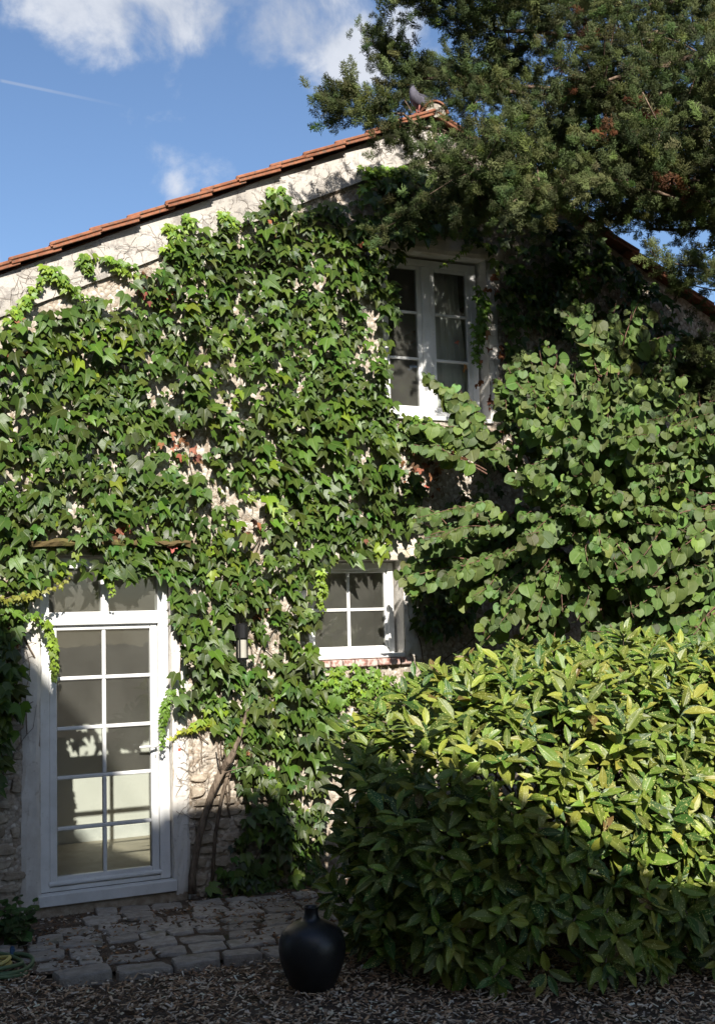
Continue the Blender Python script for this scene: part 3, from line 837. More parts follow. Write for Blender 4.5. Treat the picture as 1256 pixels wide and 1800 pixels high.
# ------------------------------------------------------------------ climbing vine on the gable
ivy = thing('climbing_vine', 'three-lobed green climbing vine covering most of the gable wall', 'climber', (2.9, -.1, 0))
def wp(pts): return [(W(x, y)[0], W(x, y)[2]) for x, y in pts]
DENSE = wp([(-120, 640), (-60, 590), (0, 590), (60, 556), (120, 540), (180, 520), (235, 500), (278, 470), (296, 420), (345, 402), (395, 398), (440, 368), (482, 345), (525, 358), (600, 366), (636, 345), (665, 318), (735, 305), (800, 330), (830, 395),
            (735, 425), (700, 450), (694, 470), (703, 560), (694, 610), (706, 690), (735, 738), (745, 790), (712, 830), (735, 895), (690, 950), (655, 985), (570, 990), (548, 1010), (556, 1100), (548, 1165), (590, 1200), (590, 1260), (575, 1330), (560, 1420), (545, 1560), (430, 1570), (390, 1590), (352, 1570),
            (400, 1500), (430, 1420), (400, 1330), (375, 1300), (345, 1240), (300, 1255), (296, 1180), (318, 1120), (290, 1085), (286, 1045), (250, 1050), (215, 1025), (160, 1012), (110, 1015), (60, 1035), (40, 1085), (20, 1120), (-120, 1150)])
GAPS = [(300, 765, 26, 42, -20), (345, 790, 14, 60, 10), (300, 700, 18, 28, 0), (385, 850, 22, 34, -30), (430, 900, 26, 40, -30), (445, 960, 18, 26, 0), (205, 925, 44, 16, 0), (30, 730, 34, 30, 0), (20, 660, 26, 18, 0), (90, 690, 20, 14, 0), (250, 620, 12, 16, 0),
        (150, 640, 10, 14, 0), (560, 480, 14, 26, 0), (650, 560, 10, 18, 0), (300, 560, 12, 12, 0), (470, 1020, 16, 22, 0), (410, 1120, 30, 34, 0), (345, 1285, 45, 30, 0), (470, 1190, 16, 20, 0), (700, 800, 16, 28, 0), (260, 470, 14, 10, 0), (430, 560, 10, 22, 0), (500, 700, 9, 20, 0), (330, 920, 10, 16, 0), (590, 760, 9, 16, 0), (130, 800, 12, 16, 0)]
def gapf(x, z):
    px, py, _ = proj(np.stack([x, x*0, z], -1))
    g_ = np.zeros_like(x)
    for (cx, cy_, rx, ry, an) in GAPS:
        a = R(an); dx, dy = px-cx, py-cy_
        u = (dx*math.cos(a)+dy*math.sin(a))/rx; v = (-dx*math.sin(a)+dy*math.cos(a))/ry
        g_ = np.maximum(g_, np.clip(1.28-np.sqrt(u*u+v*v), 0, 1))
    return g_
OPEN_Y = [(DOOR, .30), (LOWW, .2), (UPW, .2)]
def scatter_wall(poly, n, smin, smax, base_off, bulge, prob=None):
    xs = [p[0] for p in poly]; zs = [p[1] for p in poly]
    x0, x1, z0, z1 = min(xs), max(xs), min(zs), max(zs)
    x = rng.uniform(x0, x1, n); z = rng.uniform(z0, z1, n)
    k = in_poly(x, z, poly)
    if prob is not None: k &= rng.uniform(0, 1, n) < prob(x, z)
    x, z = x[k], z[k]
    bl = fbm(x*1.6, z*1.6, 21, 3); lump = fbm(x*4.2, z*4.2, 31, 2)
    y = -(base_off + bulge*(.25*bl + .75*np.clip((lump-.3)*2, 0, 1))*rng.uniform(.35, 1, len(x)))
    s = (smin + (smax-smin)*rng.uniform(0, 1, len(x))**1.35)*(.75+.5*bl)
    return np.stack([x, y, z], -1), s
def vine_frames(P, spread=.6, up=(.1, 1.35)):
    n = len(P)
    nv = np.stack([rng.normal(-.1, .45, n), -np.ones(n), rng.uniform(*up, n)], -1)
    tip = np.stack([rng.normal(0, spread, n), rng.normal(-.15, .15, n), -np.ones(n)], -1)
    return frames(nv, tip)
r0 = random.Random(3)
IVT = [ivy_template(r0) for _ in range(11)]
for q in (2, 6, 9): IVT[q].V[:, 2] += .35*np.abs(IVT[q].V[:, 0]) - .35*np.clip(IVT[q].V[:, 1]-.4, 0, 1)**2
def pdens(x, z):
    base = 3.2*(fbm(x*2.6, z*2.6, 55, 3)-.16)
    return np.clip(base, .5, 1)*np.clip(1-1.3*gapf(x, z), 0, 1)
P1, S1 = scatter_wall(DENSE, 10800, .052, .138, .04, .21, pdens)
P2, S2 = scatter_wall(DENSE, 3400, .03, .07, .015, .06, lambda x, z: np.clip(.9-gapf(x, z)*.8, 0, 1))
# the shaded right half of the gable, sparser
RIGHT = wp([(760, 330), (900, 340), (1000, 405), (1110, 480), (1200, 560), (1250, 640), (1200, 720), (1000, 740), (900, 770), (885, 700), (866, 560), (862, 470), (850, 440), (800, 420)])
P3, S3 = scatter_wall(RIGHT, 3600, .06, .12, .05, .20, lambda x, z: .45+.55*(fbm(x*2, z*2, 77, 3) > .42))
LOWR = wp([(700, 1000), (760, 930), (840, 980), (830, 1110), (730, 1120), (715, 1060)])
P4, S4 = scatter_wall(LOWR, 260, .06, .11, .03, .10)
MIDR = wp([(735, 745), (850, 760), (900, 830), (860, 900), (760, 910), (830, 840), (800, 800), (745, 790)])
P5, S5 = scatter_wall(MIDR, 200, .05, .10, .02, .08)
LEFT = wp([(-130, 1090), (15, 1110), (32, 1180), (25, 1290), (-20, 1400), (-130, 1420)])
P6, S6 = scatter_wall(LEFT, 420, .09, .15, .05, .30)
P = np.concatenate([P1, P2, P3, P4, P5, P6]); S = np.concatenate([S1, S2, S3, S4, S5, S6])
# nothing grows flat against the openings; leaves may hang a little over their edges
def clear(P, S):
    k = np.ones(len(P), bool)
    for o, hang in OPEN_Y:
        ins = (P[:, 0] > o[0]+.02) & (P[:, 0] < o[1]-.02) & (P[:, 2] > o[2]) & (P[:, 2] < o[3] - hang*.55)
        if o is UPW: ins &= (P[:, 0] > o[0]+.10) | (P[:, 1] > -.07)
        k &= ~ins
    return k
k = clear(P, S); P, S = P[k], S[k]
Rm = vine_frames(P)
col = pal(len(P), (.068, .111, .017), .30)
yl = fbm(P[:, 0]*2.6, P[:, 2]*2.6, 91, 2)
young = (rng.uniform(0, 1, len(P)) < .03 + .2*(yl > .68))
col[young] = pal(int(young.sum()), (.15, .21, .018), .2)
dk = rng.uniform(0, 1, len(P)) < .28; col[dk] *= np.array([.66, .76, .85])
px, py, dp = proj(P)
sc = S/dp*(.35 + np.clip(-Rm[:, 1, 2], 0, 1)) + (-P[:, 1])*.02
sc[(px < 5) | (px > 1250) | (py < 5) | (py > 1780)] = -1
sc[px > 720] *= .55
leaves(ivy, IVT, P, Rm, S, col, M['ivy'], sc, 300)

# young yellow-green runners: chains of small leaves along thin shoots
vine_stems = MB()
run_P, run_S, run_R, run_C = [], [], [], []
def runner(pts, y0, size, step, colr, wob=.02, curl=.5):
    pts = [W(*p, Y=y0) for p in pts]; dense = []
    for a, c in zip(pts[:-1], pts[1:]):
        n = max(2, int(np.linalg.norm(c-a)/step))
        for i in range(n): dense.append(a+(c-a)*i/n)
    dense.append(pts[-1]); dense = [p + np.array([rng.normal(0, wob*.4), rng.normal(0, wob*.5), rng.normal(0, wob*.4)]) for p in dense]
    vine_stems.tube(dense, [.0035*(1-.6*i/len(dense)) for i in range(len(dense))], 4, False)
    L = len(dense)
    for i, p in enumerate(dense):
        for s in ((-1, 1) if rng.uniform() < .75 else (1,)):
            fac = .45 + .55*min(1, (L-i)/(L*.6+1)) if L > 4 else 1
            run_P.append(p + np.array([s*rng.uniform(0, wob), -rng.uniform(.0, .03), rng.uniform(-wob, wob)]))
            run_S.append(size*rng.uniform(.7, 1.2)*fac)
            nv = np.array([[rng.normal(s*.25, .35), -1, rng.uniform(.2, 1.0)]]); tp = np.array([[s*rng.uniform(.2, .9), -.1, -rng.uniform(.3, 1)]])
            run_R.append(frames(nv, tp)[0]); run_C.append(np.array(colr)*(1+rng.normal(0, .18)))
YG, YL, LG = (.20, .29, .03), (.30, .33, .03), (.13, .23, .03)
runner([(-20, 1052), (40, 1048), (75, 1040), (105, 1030), (120, 1012)], -.20, .045, .022, (.24, .24, .04), .015)
runner([(-10, 1075), (40, 1078), (70, 1090)], -.16, .06, .03, LG, .03)
for k_ in range(3): runner([(60+8*k_, 1085+4*k_), (85, 1100+5*k_), (92, 1130), (95, 1165), (93, 1195)], -.05-.03*k_, .048, .024, YG, .014)
for k_ in range(2): runner([(300, 1215), (288, 1240), (285, 1275), (284, 1312)], -.05-.02*k_, .045, .022, LG, .012)
runner([(375, 1268), (350, 1275), (320, 1285), (296, 1300)], -.03, .05, .026, YL, .012)
runner([(365, 1262), (345, 1272), (335, 1280)], -.05, .06, .03, YG, .02)
for k_ in range(3): runner([(548+6*k_, 1000), (560, 1015+6*k_), (566, 1040), (563, 1070)], -.04-.03*k_, .05, .026, YG, .02)
runner([(190, 1010), (196, 1030), (195, 1045)], -.12, .04, .02, YG, .012)
for (a, c, n_) in (((86, 470), (150, 525), 3), ((150, 448), (153, 478), 3), ((188, 460), (265, 488), 2), ((20, 560), (85, 480), 2), ((300, 400), (330, 470), 6), ((325, 385), (328, 402), 3), ((390, 380), (420, 400), 5), ((300, 440), (350, 450), 5), ((476, 335), (500, 350), 3), ((645, 305), (740, 300), 5), ((690, 330), (750, 300), 4), ((640, 330), (650, 305), 3)):
    for k_ in range(n_):
        j = lambda: rng.uniform(-8, 8)
        runner([(a[0]+j(), a[1]+j()), ((a[0]+c[0])/2+j(), (a[1]+c[1])/2+j()), (c[0]+j(), c[1]+j())], -.06, .062, .034, YG if k_ % 2 else LG, .02)
runner([(835, 425), (815, 440), (795, 455), (775, 465)], -.10, .055, .028, YG, .015)
for k_ in range(5): runner([(835+rng.uniform(-6, 14), 515), (850, 530+rng.uniform(0, 20)), (838+rng.uniform(-5, 10), 580), (836, 640)], -.05, .06, .034, LG, .03)
for k_ in range(7): runner([(720+rng.uniform(-10, 30), 740+rng.uniform(-6, 14)), (745, 760+rng.uniform(-6, 14)), (770+rng.uniform(0, 60), 775+rng.uniform(-10, 30))], -.06, .075, .04, YG if k_ % 2 else LG, .03)
# fine-leaved mat under the lower window
for k_ in range(46):
    a = (rng.uniform(545, 690), rng.uniform(1172, 1235)); runner([a, (a[0]+rng.uniform(-28, 28), a[1]+rng.uniform(4, 26))], -.05-rng.uniform(0, .08), .05, .028, LG if k_ % 3 else YG, .02)
run_P = np.array(run_P); run_S = np.array(run_S); run_R = np.array(run_R); run_C = np.clip(np.array(run_C), .01, .6)
leaves(ivy, IVT, run_P, run_R, run_S, run_C, M['ivy'], run_S, 0, 'young_shoots')
# withered leaves caught in the vine
dry_c = []
for (cx, cy_, n_, sp) in ((205, 940, 14, 14), (475, 395, 8, 12), (640, 425, 6, 8), (310, 775, 10, 10), (345, 800, 6, 8), (735, 820, 16, 16), (760, 840, 8, 14), (800, 785, 10, 16), (815, 815, 10, 12), (870, 620, 18, 26), (880, 700, 22, 26), (860, 500, 6, 12), (20, 1120, 8, 10), (440, 925, 8, 10), (435, 1325, 6, 6), (910, 760, 16, 24), (465, 1080, 5, 8), (300, 1010, 4, 20), (405, 1020, 4, 10), (30, 600, 10, 22), (260, 500, 8, 14), (290, 520, 8, 14), (640, 930, 4, 10)):
    for _ in range(n_): dry_c.append(W(cx+rng.normal(0, sp), cy_+rng.normal(0, sp), -rng.uniform(.03, .12)))
dry_c = np.array(dry_c); n_ = len(dry_c)
Rd = frames(np.stack([rng.normal(0, .8, n_), -np.ones(n_), rng.normal(0, .7, n_)], -1), np.stack([rng.normal(0, .5, n_), rng.normal(0, .4, n_), -np.ones(n_)], -1))
def crumple(r):
    tm = ivy_template(r); tm.V[:, 2] += .45*np.abs(tm.V[:, 0]) + np.array([r.uniform(-.12, .12) for _ in tm.V]); return tm
leaves(ivy, [crumple(r0) for _ in range(4)], dry_c, Rd, rng.uniform(.035, .08, n_), pal(n_, (.24, .105, .055), .35), M['litter'], run_S[:n_], 0, 'withered_leaves')

# stems: the old trunk by the door and the wandering runners
trunk_pts = [W(338, 1572, -.10), W(338, 1540, -.09), W(346, 1490, -.08), W(358, 1440, -.08), W(372, 1395, -.09), W(388, 1360, -.10), W(398, 1345, -.09), W(420, 1300, -.08), W(440, 1230, -.06)]
b = MB(); b.tube(trunk_pts, [.034, .030, .027, .027, .026, .030, .024, .017, .010], 9); b.build('trunk', M['vine'], ivy, smooth=True)
b = MB(); b.tube([W(392, 1352, -.10), W(402, 1338, -.16), W(411, 1322, -.19)], [.026, .030, .024], 8); b.build('pruned_stub', M['vine'], ivy, smooth=False)
b = MB(); b.tube([W(372, 1560, -.05), W(378, 1470, -.05), W(390, 1400, -.06), W(402, 1355, -.06)], [.014, .014, .015, .013], 7); b.build('trunk', M['vine'], ivy, smooth=True)
b = MB(); b.tube([W(388, 1360, -.13), W(385, 1330, -.14), W(381, 1305, -.13)], [.008, .007, .006], 6); b.tube([W(383, 1316, -.14), W(392, 1318, -.15), W(397, 1330, -.13), W(392, 1345, -.12)], .005, 5); b.build('stem_loop', M['vine'], ivy, smooth=True)
b = MB(); b.tube([W(396, 1358, -.13), W(415, 1352, -.15), W(436, 1347, -.12)], [.005, .004, .003], 5); b.build('stem_twig', M['vine'], ivy, smooth=True)
# pencil-thick runners under the leaves, and the mesh of dry tendrils on bare patches
for k_ in range(58):
    x, z = rng.uniform(1.2, 5.0), rng.uniform(.6, 3.0)
    p = np.array([x, -.02, z]); pts = [p]; a = rng.uniform(60, 120)
    for i in range(int(rng.integers(10, 34))):
        a += rng.normal(0, 13); a = np.clip(a, 25, 155)
        p = p + .085*np.array([math.cos(R(a)), 0, math.sin(R(a))]); p = np.array([p[0], -.018-.018*vnoise(p[0]*4, p[2]*4, 4), p[2]])
        if p[2] > rake(p[0])-.30: break
        if any(o[0]-.03 < p[0] < o[1]+.03 and o[2]-.05 < p[2] < o[3]+.05 for o in OPEN): break
        pts.append(p)
    if len(pts) > 3:
        r_ = rng.uniform(.003, .009); vine_stems.tube(pts, [r_*(1-.7*i/len(pts)) for i in range(len(pts))], 5, False)
fine = MB()
def tendrils(cx, cy_, sx, sy, n, L=(3, 9), y=-.035, r=(.0010, .0022), updir=90, spread=70):
    for _ in range(n):
        p = W(cx+rng.normal(0, sx), cy_+rng.normal(0, sy)); p[1] = y; a = updir+rng.normal(0, spread); pts = [p]
        for i in range(int(rng.integers(*L))):
            a += rng.normal(0, 32); p = p + .028*np.array([math.cos(R(a)), rng.normal(0, .12), math.sin(R(a))])
            if any(o[0]-.01 < p[0] < o[1]+.01 and o[2] < p[2] < o[3] for o in OPEN) or p[2] > rake(p[0])-.03: break
            pts.append(p)
        if len(pts) > 2: fine.tube(pts, [rng.uniform(*r)]*len(pts), 3, False)
for cx in range(0, 700, 28):
    cyb = 487 - .362*cx + 30
    tendrils(cx, cyb+10, 14, 16, 8, y=-.040, r=(.0006, .0018))
for (cx, cy_, sx, sy, n_) in ((330, 1360, 22, 50, 60), (320, 1280, 20, 30, 30), (300, 770, 24, 40, 26), (385, 860, 24, 40, 24), (440, 930, 20, 40, 24), (760, 850, 30, 30, 40), (40, 700, 30, 40, 24), (30, 1140, 16, 24, 24), (210, 920, 30, 14, 16), (260, 500, 60, 20, 30), (600, 360, 60, 20, 30), (700, 820, 20, 30, 20), (460, 1100, 14, 40, 24), (880, 640, 20, 70, 60), (1000, 520, 80, 60, 60), (380, 560, 200, 120, 60), (300, 900, 200, 90, 50)):
    tendrils(cx, cy_, sx, sy, n_, y=-.022)
vine_stems.build('runner_stems', M['vine'], ivy, smooth=True, fix=False)
tag(fine.build('dry_tendrils', M['vine'], ivy, fix=False), kind='stuff')
bpy.data.objects['runner_stems']['kind'] = 'stuff'

# ------------------------------------------------------------------ paved strip by the door, stone by stone
pav = MB(); e0, e1 = G(40, 1690), G(760, 1660)
def front_y(x): return -1.62 - .13*(x-1.5) + .14*np.clip((1.95-x)/.6, 0, 1)**2 + .025*np.sin(x*3.1)
pav.add([(1.15, -.02, .028), (5.2, -.02, .028), (5.2, front_y(5.2)+.05, .028), (1.9, front_y(1.9)+.05, .028), (1.45, front_y(1.45)+.1, .028), (1.22, -1.0, .028)], [(0, 5, 4, 3, 2, 1)])
pavement = tag(pav.build('pavement', M['soil'], fix=False), kind='structure')
def sett(cx, cy_, wx, wy, h, rot, r, n=10):
    vs = []; fs = []; ph = r.uniform(0, 6)
    rr = [1+.06*math.sin(2*k+ph)+r.uniform(-.09, .09) for k in range(n)]
    tx, ty = r.uniform(-.05, .05), r.uniform(-.05, .05)
    for (sc, zz) in ((1.02, -.06), (1.0, h*.70), (.965, h*.93), (.85, h)):
        for k in range(n):
            a = 2*math.pi*(k+.5)/n; ca, sa = math.cos(a), math.sin(a)
            x = math.copysign(abs(ca)**.36, ca)*wx*.5*sc*rr[k]; y = math.copysign(abs(sa)**.36, sa)*wy*.5*sc*rr[k]
            X = x*math.cos(rot)-y*math.sin(rot); Y = x*math.sin(rot)+y*math.cos(rot)
            vs.append((cx+X, cy_+Y, zz + (x*tx + y*ty + r.uniform(-.005, .005) if zz > 0 else 0)))
    for q in range(3):
        for k in range(n): fs.append((q*n+k, q*n+(k+1) % n, (q+1)*n+(k+1) % n, (q+1)*n+k))
    vs.append((cx, cy_, h + r.uniform(-.004, .004))); c_ = len(vs)-1
    for k in range(n): fs.append((3*n+k, 3*n+(k+1) % n, c_))
    b = MB(); b.add(vs, fs); o = b.build('paving_stone', M['sett'], pavement, smooth=False); return o
r1 = random.Random(17); tl = -.198
# kerb row of long stones
x = 1.50
while x < 4.9:
    wd = r1.uniform(.24, .44); y = front_y(x+wd/2) + .02
    sett(x+wd/2, y, wd-.02, r1.uniform(.15, .22), r1.uniform(.045, .068), math.atan(-.14)+r1.uniform(-.05, .05), r1, 12); x += wd
row_y = .30; ri = 0
while row_y < 1.62:
    dh = r1.uniform(.17, .24); x = 1.30 + r1.uniform(0, .10) + (.20 if row_y > 1.0 else 0)
    if row_y < .5: x += .12
    while x < 4.7:
        wd = r1.uniform(.17, .33); y = front_y(x+wd/2) + row_y - .03*math.sin(x*2)
        skip = (y > -.10) or (x < 1.85 and row_y > 1.2) or (x < 1.55 and r1.random() < .2) or r1.random() < .04
        if not skip: sett(x+wd/2, y, wd-.016, dh-.012, r1.uniform(.030, .050), math.atan(-.14)+r1.uniform(-.10, .10), r1)
        x += wd
    row_y += dh
# ------------------------------------------------------------------ mulch, grit and leaf litter
def chips(name, n, reg, zf, lmin, lmax, wmin, wmax, cols, mat, parent=None, flat=.35, kind='stuff'):
    x, y = reg(n); n = len(x); z = zf(x, y)
    L = rng.uniform(lmin, lmax, n); Wd = rng.uniform(wmin, wmax, n); H = Wd*rng.uniform(.15, .4, n)
    yaw = rng.uniform(0, 2*math.pi, n)
    nv = np.stack([rng.normal(0, flat, n), rng.normal(0, flat, n), np.ones(n)], -1)
    Rm_ = frames(nv, np.stack([np.cos(yaw), np.sin(yaw), np.zeros(n)], -1))
    box = np.array([(sx, sy, sz) for sz in (-1, 1) for sy in (-1, 1) for sx in (-1, 1)], float)*.5
    vv = box[None]*np.stack([Wd, L, H], -1)[:, None, :]
    vv[:, :, 0] *= 1 + .5*(rng.uniform(-1, 1, (n, 8)))
    vv = np.einsum('nij,nkj->nki', Rm_, vv) + np.stack([x, y, z], -1)[:, None, :]
    fq = np.array([(0, 2, 3, 1), (4, 5, 7, 6), (0, 1, 5, 4), (1, 3, 7, 5), (3, 2, 6, 7), (2, 0, 4, 6)])
    loops = (fq[None] + (np.arange(n)*8)[:, None, None]).reshape(-1)
    cc = np.array(cols)[rng.integers(0, len(cols), n)]*(1+rng.normal(0, .25, (n, 1)))
    cc = np.concatenate([np.clip(cc, .01, .8), np.ones((n, 1))], 1)
    me = mesh_np(name, vv.reshape(-1, 3), loops, np.full(n*6, 4), mat, {'col': ('FLOAT_COLOR', np.repeat(cc, 8, 0))})
    o = link(bpy.data.objects.new(name, me), parent); o['kind'] = kind; return o
def reg_mulch(n):
    x = rng.uniform(.2, 6.0, n); y = rng.uniform(-4.6, -.9, n)
    k = (y < front_y(x)-.10+.05*rng.normal(0, 1, n)) | ((x < 1.5) & (y < -.95))
    return x[k], y[k]
WOOD = [(.52, .37, .24), (.68, .52, .37), (.38, .25, .15), (.72, .60, .47), (.58, .45, .32), (.42, .26, .15), (.26, .16, .10)]
mz = lambda x, y: .014 + .034*fbm(x*5, y*5, 3, 2)*rng.uniform(.2, 1, len(x))
tag(chips('mulch', 32000, reg_mulch, mz, .010, .048, .004, .013, WOOD, M['chip']), 'loose shredded bark mulch covering the ground around the black vase', 'mulch')
def reg_pav(n):
    x = rng.uniform(1.1, 4.8, n); y = -rng.uniform(.02, 1.8, n); k = (y > front_y(x)-.1) & ((vnoise(x*3, y*3, 8) > .45) | (y > -.35)); return x[k], y[k]
tag(chips('leaf_litter', 3600, reg_pav, lambda x, y: .030+.025*rng.uniform(0, 1, len(x))*(y < -.35), .008, .035, .006, .018, [(.30, .17, .09), (.36, .28, .20), (.22, .13, .075), (.42, .38, .33)], M['chip']), 'crumbled dry leaves and grit between the paving stones', 'leaf litter')

# ------------------------------------------------------------------ black vase
b = MB(); vc = G(550, 1741); prof_v = [(0, .0), (.118, .0), (.128, .006), (.142, .03), (.175, .095), (.200, .17), (.2085, .235), (.204, .29), (.186, .335), (.155, .368), (.11, .392), (.075, .403), (.056, .411), (.047, .425), (.043, .445), (.043, .468), (.046, .480), (.049, .486), (.045, .488), (.036, .480), (.034, .45), (.034, .41), (0, .405)]
n = 56; vs = []; fs = []
for (r_, z) in prof_v:
    for k in range(n):
        a = 2*math.pi*k/n; vs.append((vc[0]+max(r_, .0004)*.93*math.cos(a), vc[1]+max(r_, .0004)*.93*math.sin(a), z*.94+.012))
for i in range(len(prof_v)-1):
    for k in range(n): fs.append((i*n+k, i*n+(k+1) % n, (i+1)*n+(k+1) % n, (i+1)*n+k))
b.add(vs, fs); vase = b.build('vase', M['black'], None, smooth=True)
tag(vase, 'round matte black vase with a short narrow neck standing on the mulch', 'vase')

# ------------------------------------------------------------------ wall lamp half hidden in the vine
lp = W(421, 1128, -.05)
lamp = thing('wall_lamp', 'slim black tubular wall lamp half hidden in the vine beside the door', 'lamp', (lp[0], 0, lp[2]-.16))
lx, lz = lp[0], lp[2]
b = MB(); b.box(lx-.045, lx+.045, -.035, -.001, lz-.02, lz+.13, .006); b.build('back_plate', M['lamp'], lamp)
b = MB(); b.tube([(lx, -.11, lz+.145), (lx, -.11, lz+.135), (lx, -.11, lz+.03), (lx, -.11, lz+.02)], [.03, .048, .048, .042], 16); b.tube([(lx, -.03, lz+.085), (lx, -.075, lz+.085)], .014, 8); b.build('lamp_head', M['lamp'], lamp)
b = MB(); b.tube([(lx, -.11, lz+.021), (lx, -.11, lz-.125)], [.034, .034], 16); b.build('lamp_tube', M['lampglass'], lamp)
for k_ in range(4):
    a = math.pi/4+k_*math.pi/2; b = MB(); b.tube([(lx+.044*math.cos(a), -.11+.044*math.sin(a), lz+.03), (lx+.044*math.cos(a), -.11+.044*math.sin(a), lz-.13)], .006, 5); b.build('cage_bar', M['lamp'], lamp)
b = MB(); b.tube([(lx, -.11, lz-.126), (lx, -.11, lz-.142)], [.05, .046], 16); b.build('lamp_foot', M['lamp'], lamp)

# ------------------------------------------------------------------ garden hose coil at the left edge
hc = G(-8, 1712)
hose = thing('garden_hose', 'coiled yellow and green garden hose on the ground at the left edge', 'hose', (hc[0], hc[1], 0))
for (rad, zz, mt_, nm, ry) in ((.165, .035, 'hose_g', 'hose_loop', 1.25), (.205, .03, 'hose_g', 'hose_loop', 1.2), (.145, .065, 'hose_g', 'hose_loop', 1.3), (.10, .05, 'hose_y', 'hose_loop', 1.25), (.085, .085, 'hose_y', 'hose_loop', 1.2), (.225, .05, 'hose_g', 'hose_loop', .95)):
    b = MB(); ox, oy = rng.normal(0, .012, 2); pts = []
    for k_ in range(41):
        a = 2*math.pi*k_/40; pts.append((hc[0]+ox+rad*math.cos(a)*(1+.03*math.sin(3*a+rad*60)), hc[1]+oy+rad*ry*math.sin(a), zz+.012*math.sin(2*a+rad*30)))
    b.tube(pts, .0125, 8, False); b.build(nm, M[mt_], hose, smooth=True)
b = MB(); b.tube([(hc[0]+.13, hc[1]+.16, .05), (hc[0]+.135, hc[1]+.19, .075), (hc[0]+.138, hc[1]+.215, .085)], [.014, .018, .016], 10); b.build('hose_connector', M['fitting'], hose)

# ------------------------------------------------------------------ pigeon on the ridge
pg = W(735, 205, -.02)
pz = APZ + .012
bx, by = 5.055, -.05
pig = thing('pigeon', 'grey pigeon perched on the ridge tile at the gable peak', 'pigeon', (bx, by, pz))
def loft(rings, n=14):
    """rings: (centre, tangent angle in the xz plane, half width y, half height)"""
    vs = []; fs = []
    for (cx, cz, an, wy, wz) in rings:
        for k in range(n):
            a = 2*math.pi*k/n
            u = math.sin(a)*wz; v = math.cos(a)*wy
            vs.append((bx+cx - math.sin(an)*u*-1*0 + -math.sin(an)*u, by+v, pz+cz+math.cos(an)*u))
    for i in range(len(rings)-1):
        for k in range(n): fs.append((i*n+k, i*n+(k+1) % n, (i+1)*n+(k+1) % n, (i+1)*n+k))
    fs.append(tuple(range(n))); fs.append(tuple((len(rings)-1)*n+k for k in range(n)))
    return vs, fs
# tail (right, low) -> rump -> breast -> neck -> head (left, high), bird looks left
rg = [(.15, .015, 2.62, .018, .008), (.12, .03, 2.6, .026, .013), (.085, .055, 2.5, .042, .030), (.045, .085, 2.35, .058, .048), (.005, .115, 2.15, .064, .058), (-.025, .150, 1.95, .056, .052), (-.042, .185, 1.75, .040, .040), (-.050, .212, 1.7, .029, .030), (-.055, .232, 1.75, .024, .026), (-.062, .250, 2.2, .022, .023), (-.074, .258, 2.9, .018, .018), (-.086, .256, 3.1, .009, .010)]
b = MB(); b.add(*loft(rg)); b.build('body', M['pigeon'], pig, smooth=True)
for s in (-1, 1):
    b = MB(); vs = []; fs = []
    wpf = [(-.02, .155, .012), (.03, .135, .03), (.08, .085, .028), (.13, .035, .016), (.165, .008, .004)]
    for i, (cx, cz, hw) in enumerate(wpf):
        for (dz, dy) in ((hw, .045 if i < 3 else .02), (0, .064 - .012*i), (-hw, .05 - .010*i)): vs.append((bx+cx+dz*.5, by+s*dy, pz+cz+dz))
        for (dz, dy) in ((hw*.9, .03 if i < 3 else .01), (-hw*.9, .035-.008*i)): vs.append((bx+cx+dz*.5, by+s*dy*.8, pz+cz+dz))
    for i in range(4):
        a, c = i*5, i*5+5
        fs += [(a, a+1, c+1, c), (a+1, a+2, c+2, c+1), (a+2, a+4, c+4, c+2), (a+4, a+3, c+3, c+4), (a+3, a, c, c+3)]
    fs += [(0, 1, 2, 4, 3), (20, 21, 22, 24, 23)]
    b.add(vs, fs); b.build('wing', M['pigeon_dark'], pig, smooth=True)
    b = MB(); b.tube([(bx+.005, by+s*.022, pz+.07), (bx-.005, by+s*.022, pz+.03), (bx-.002, by+s*.022, pz+.004)], [.012, .006, .005], 6); b.tube([(bx-.035, by+s*.022, pz+.004), (bx+.02, by+s*.022, pz+.004)], .004, 5); b.build('leg', M['foot'], pig)
    b = MB(); b.tube([(bx-.072, by+s*.0195, pz+.256), (bx-.072, by+s*.0235, pz+.256)], .005, 8); b.build('eye', M['dark'], pig)
b = MB(); b.tube([(bx-.084, by, pz+.254), (bx-.098, by, pz+.250), (bx-.108, by, pz+.243)], [.006, .004, .0015], 6); b.build('beak', M['beak'], pig)

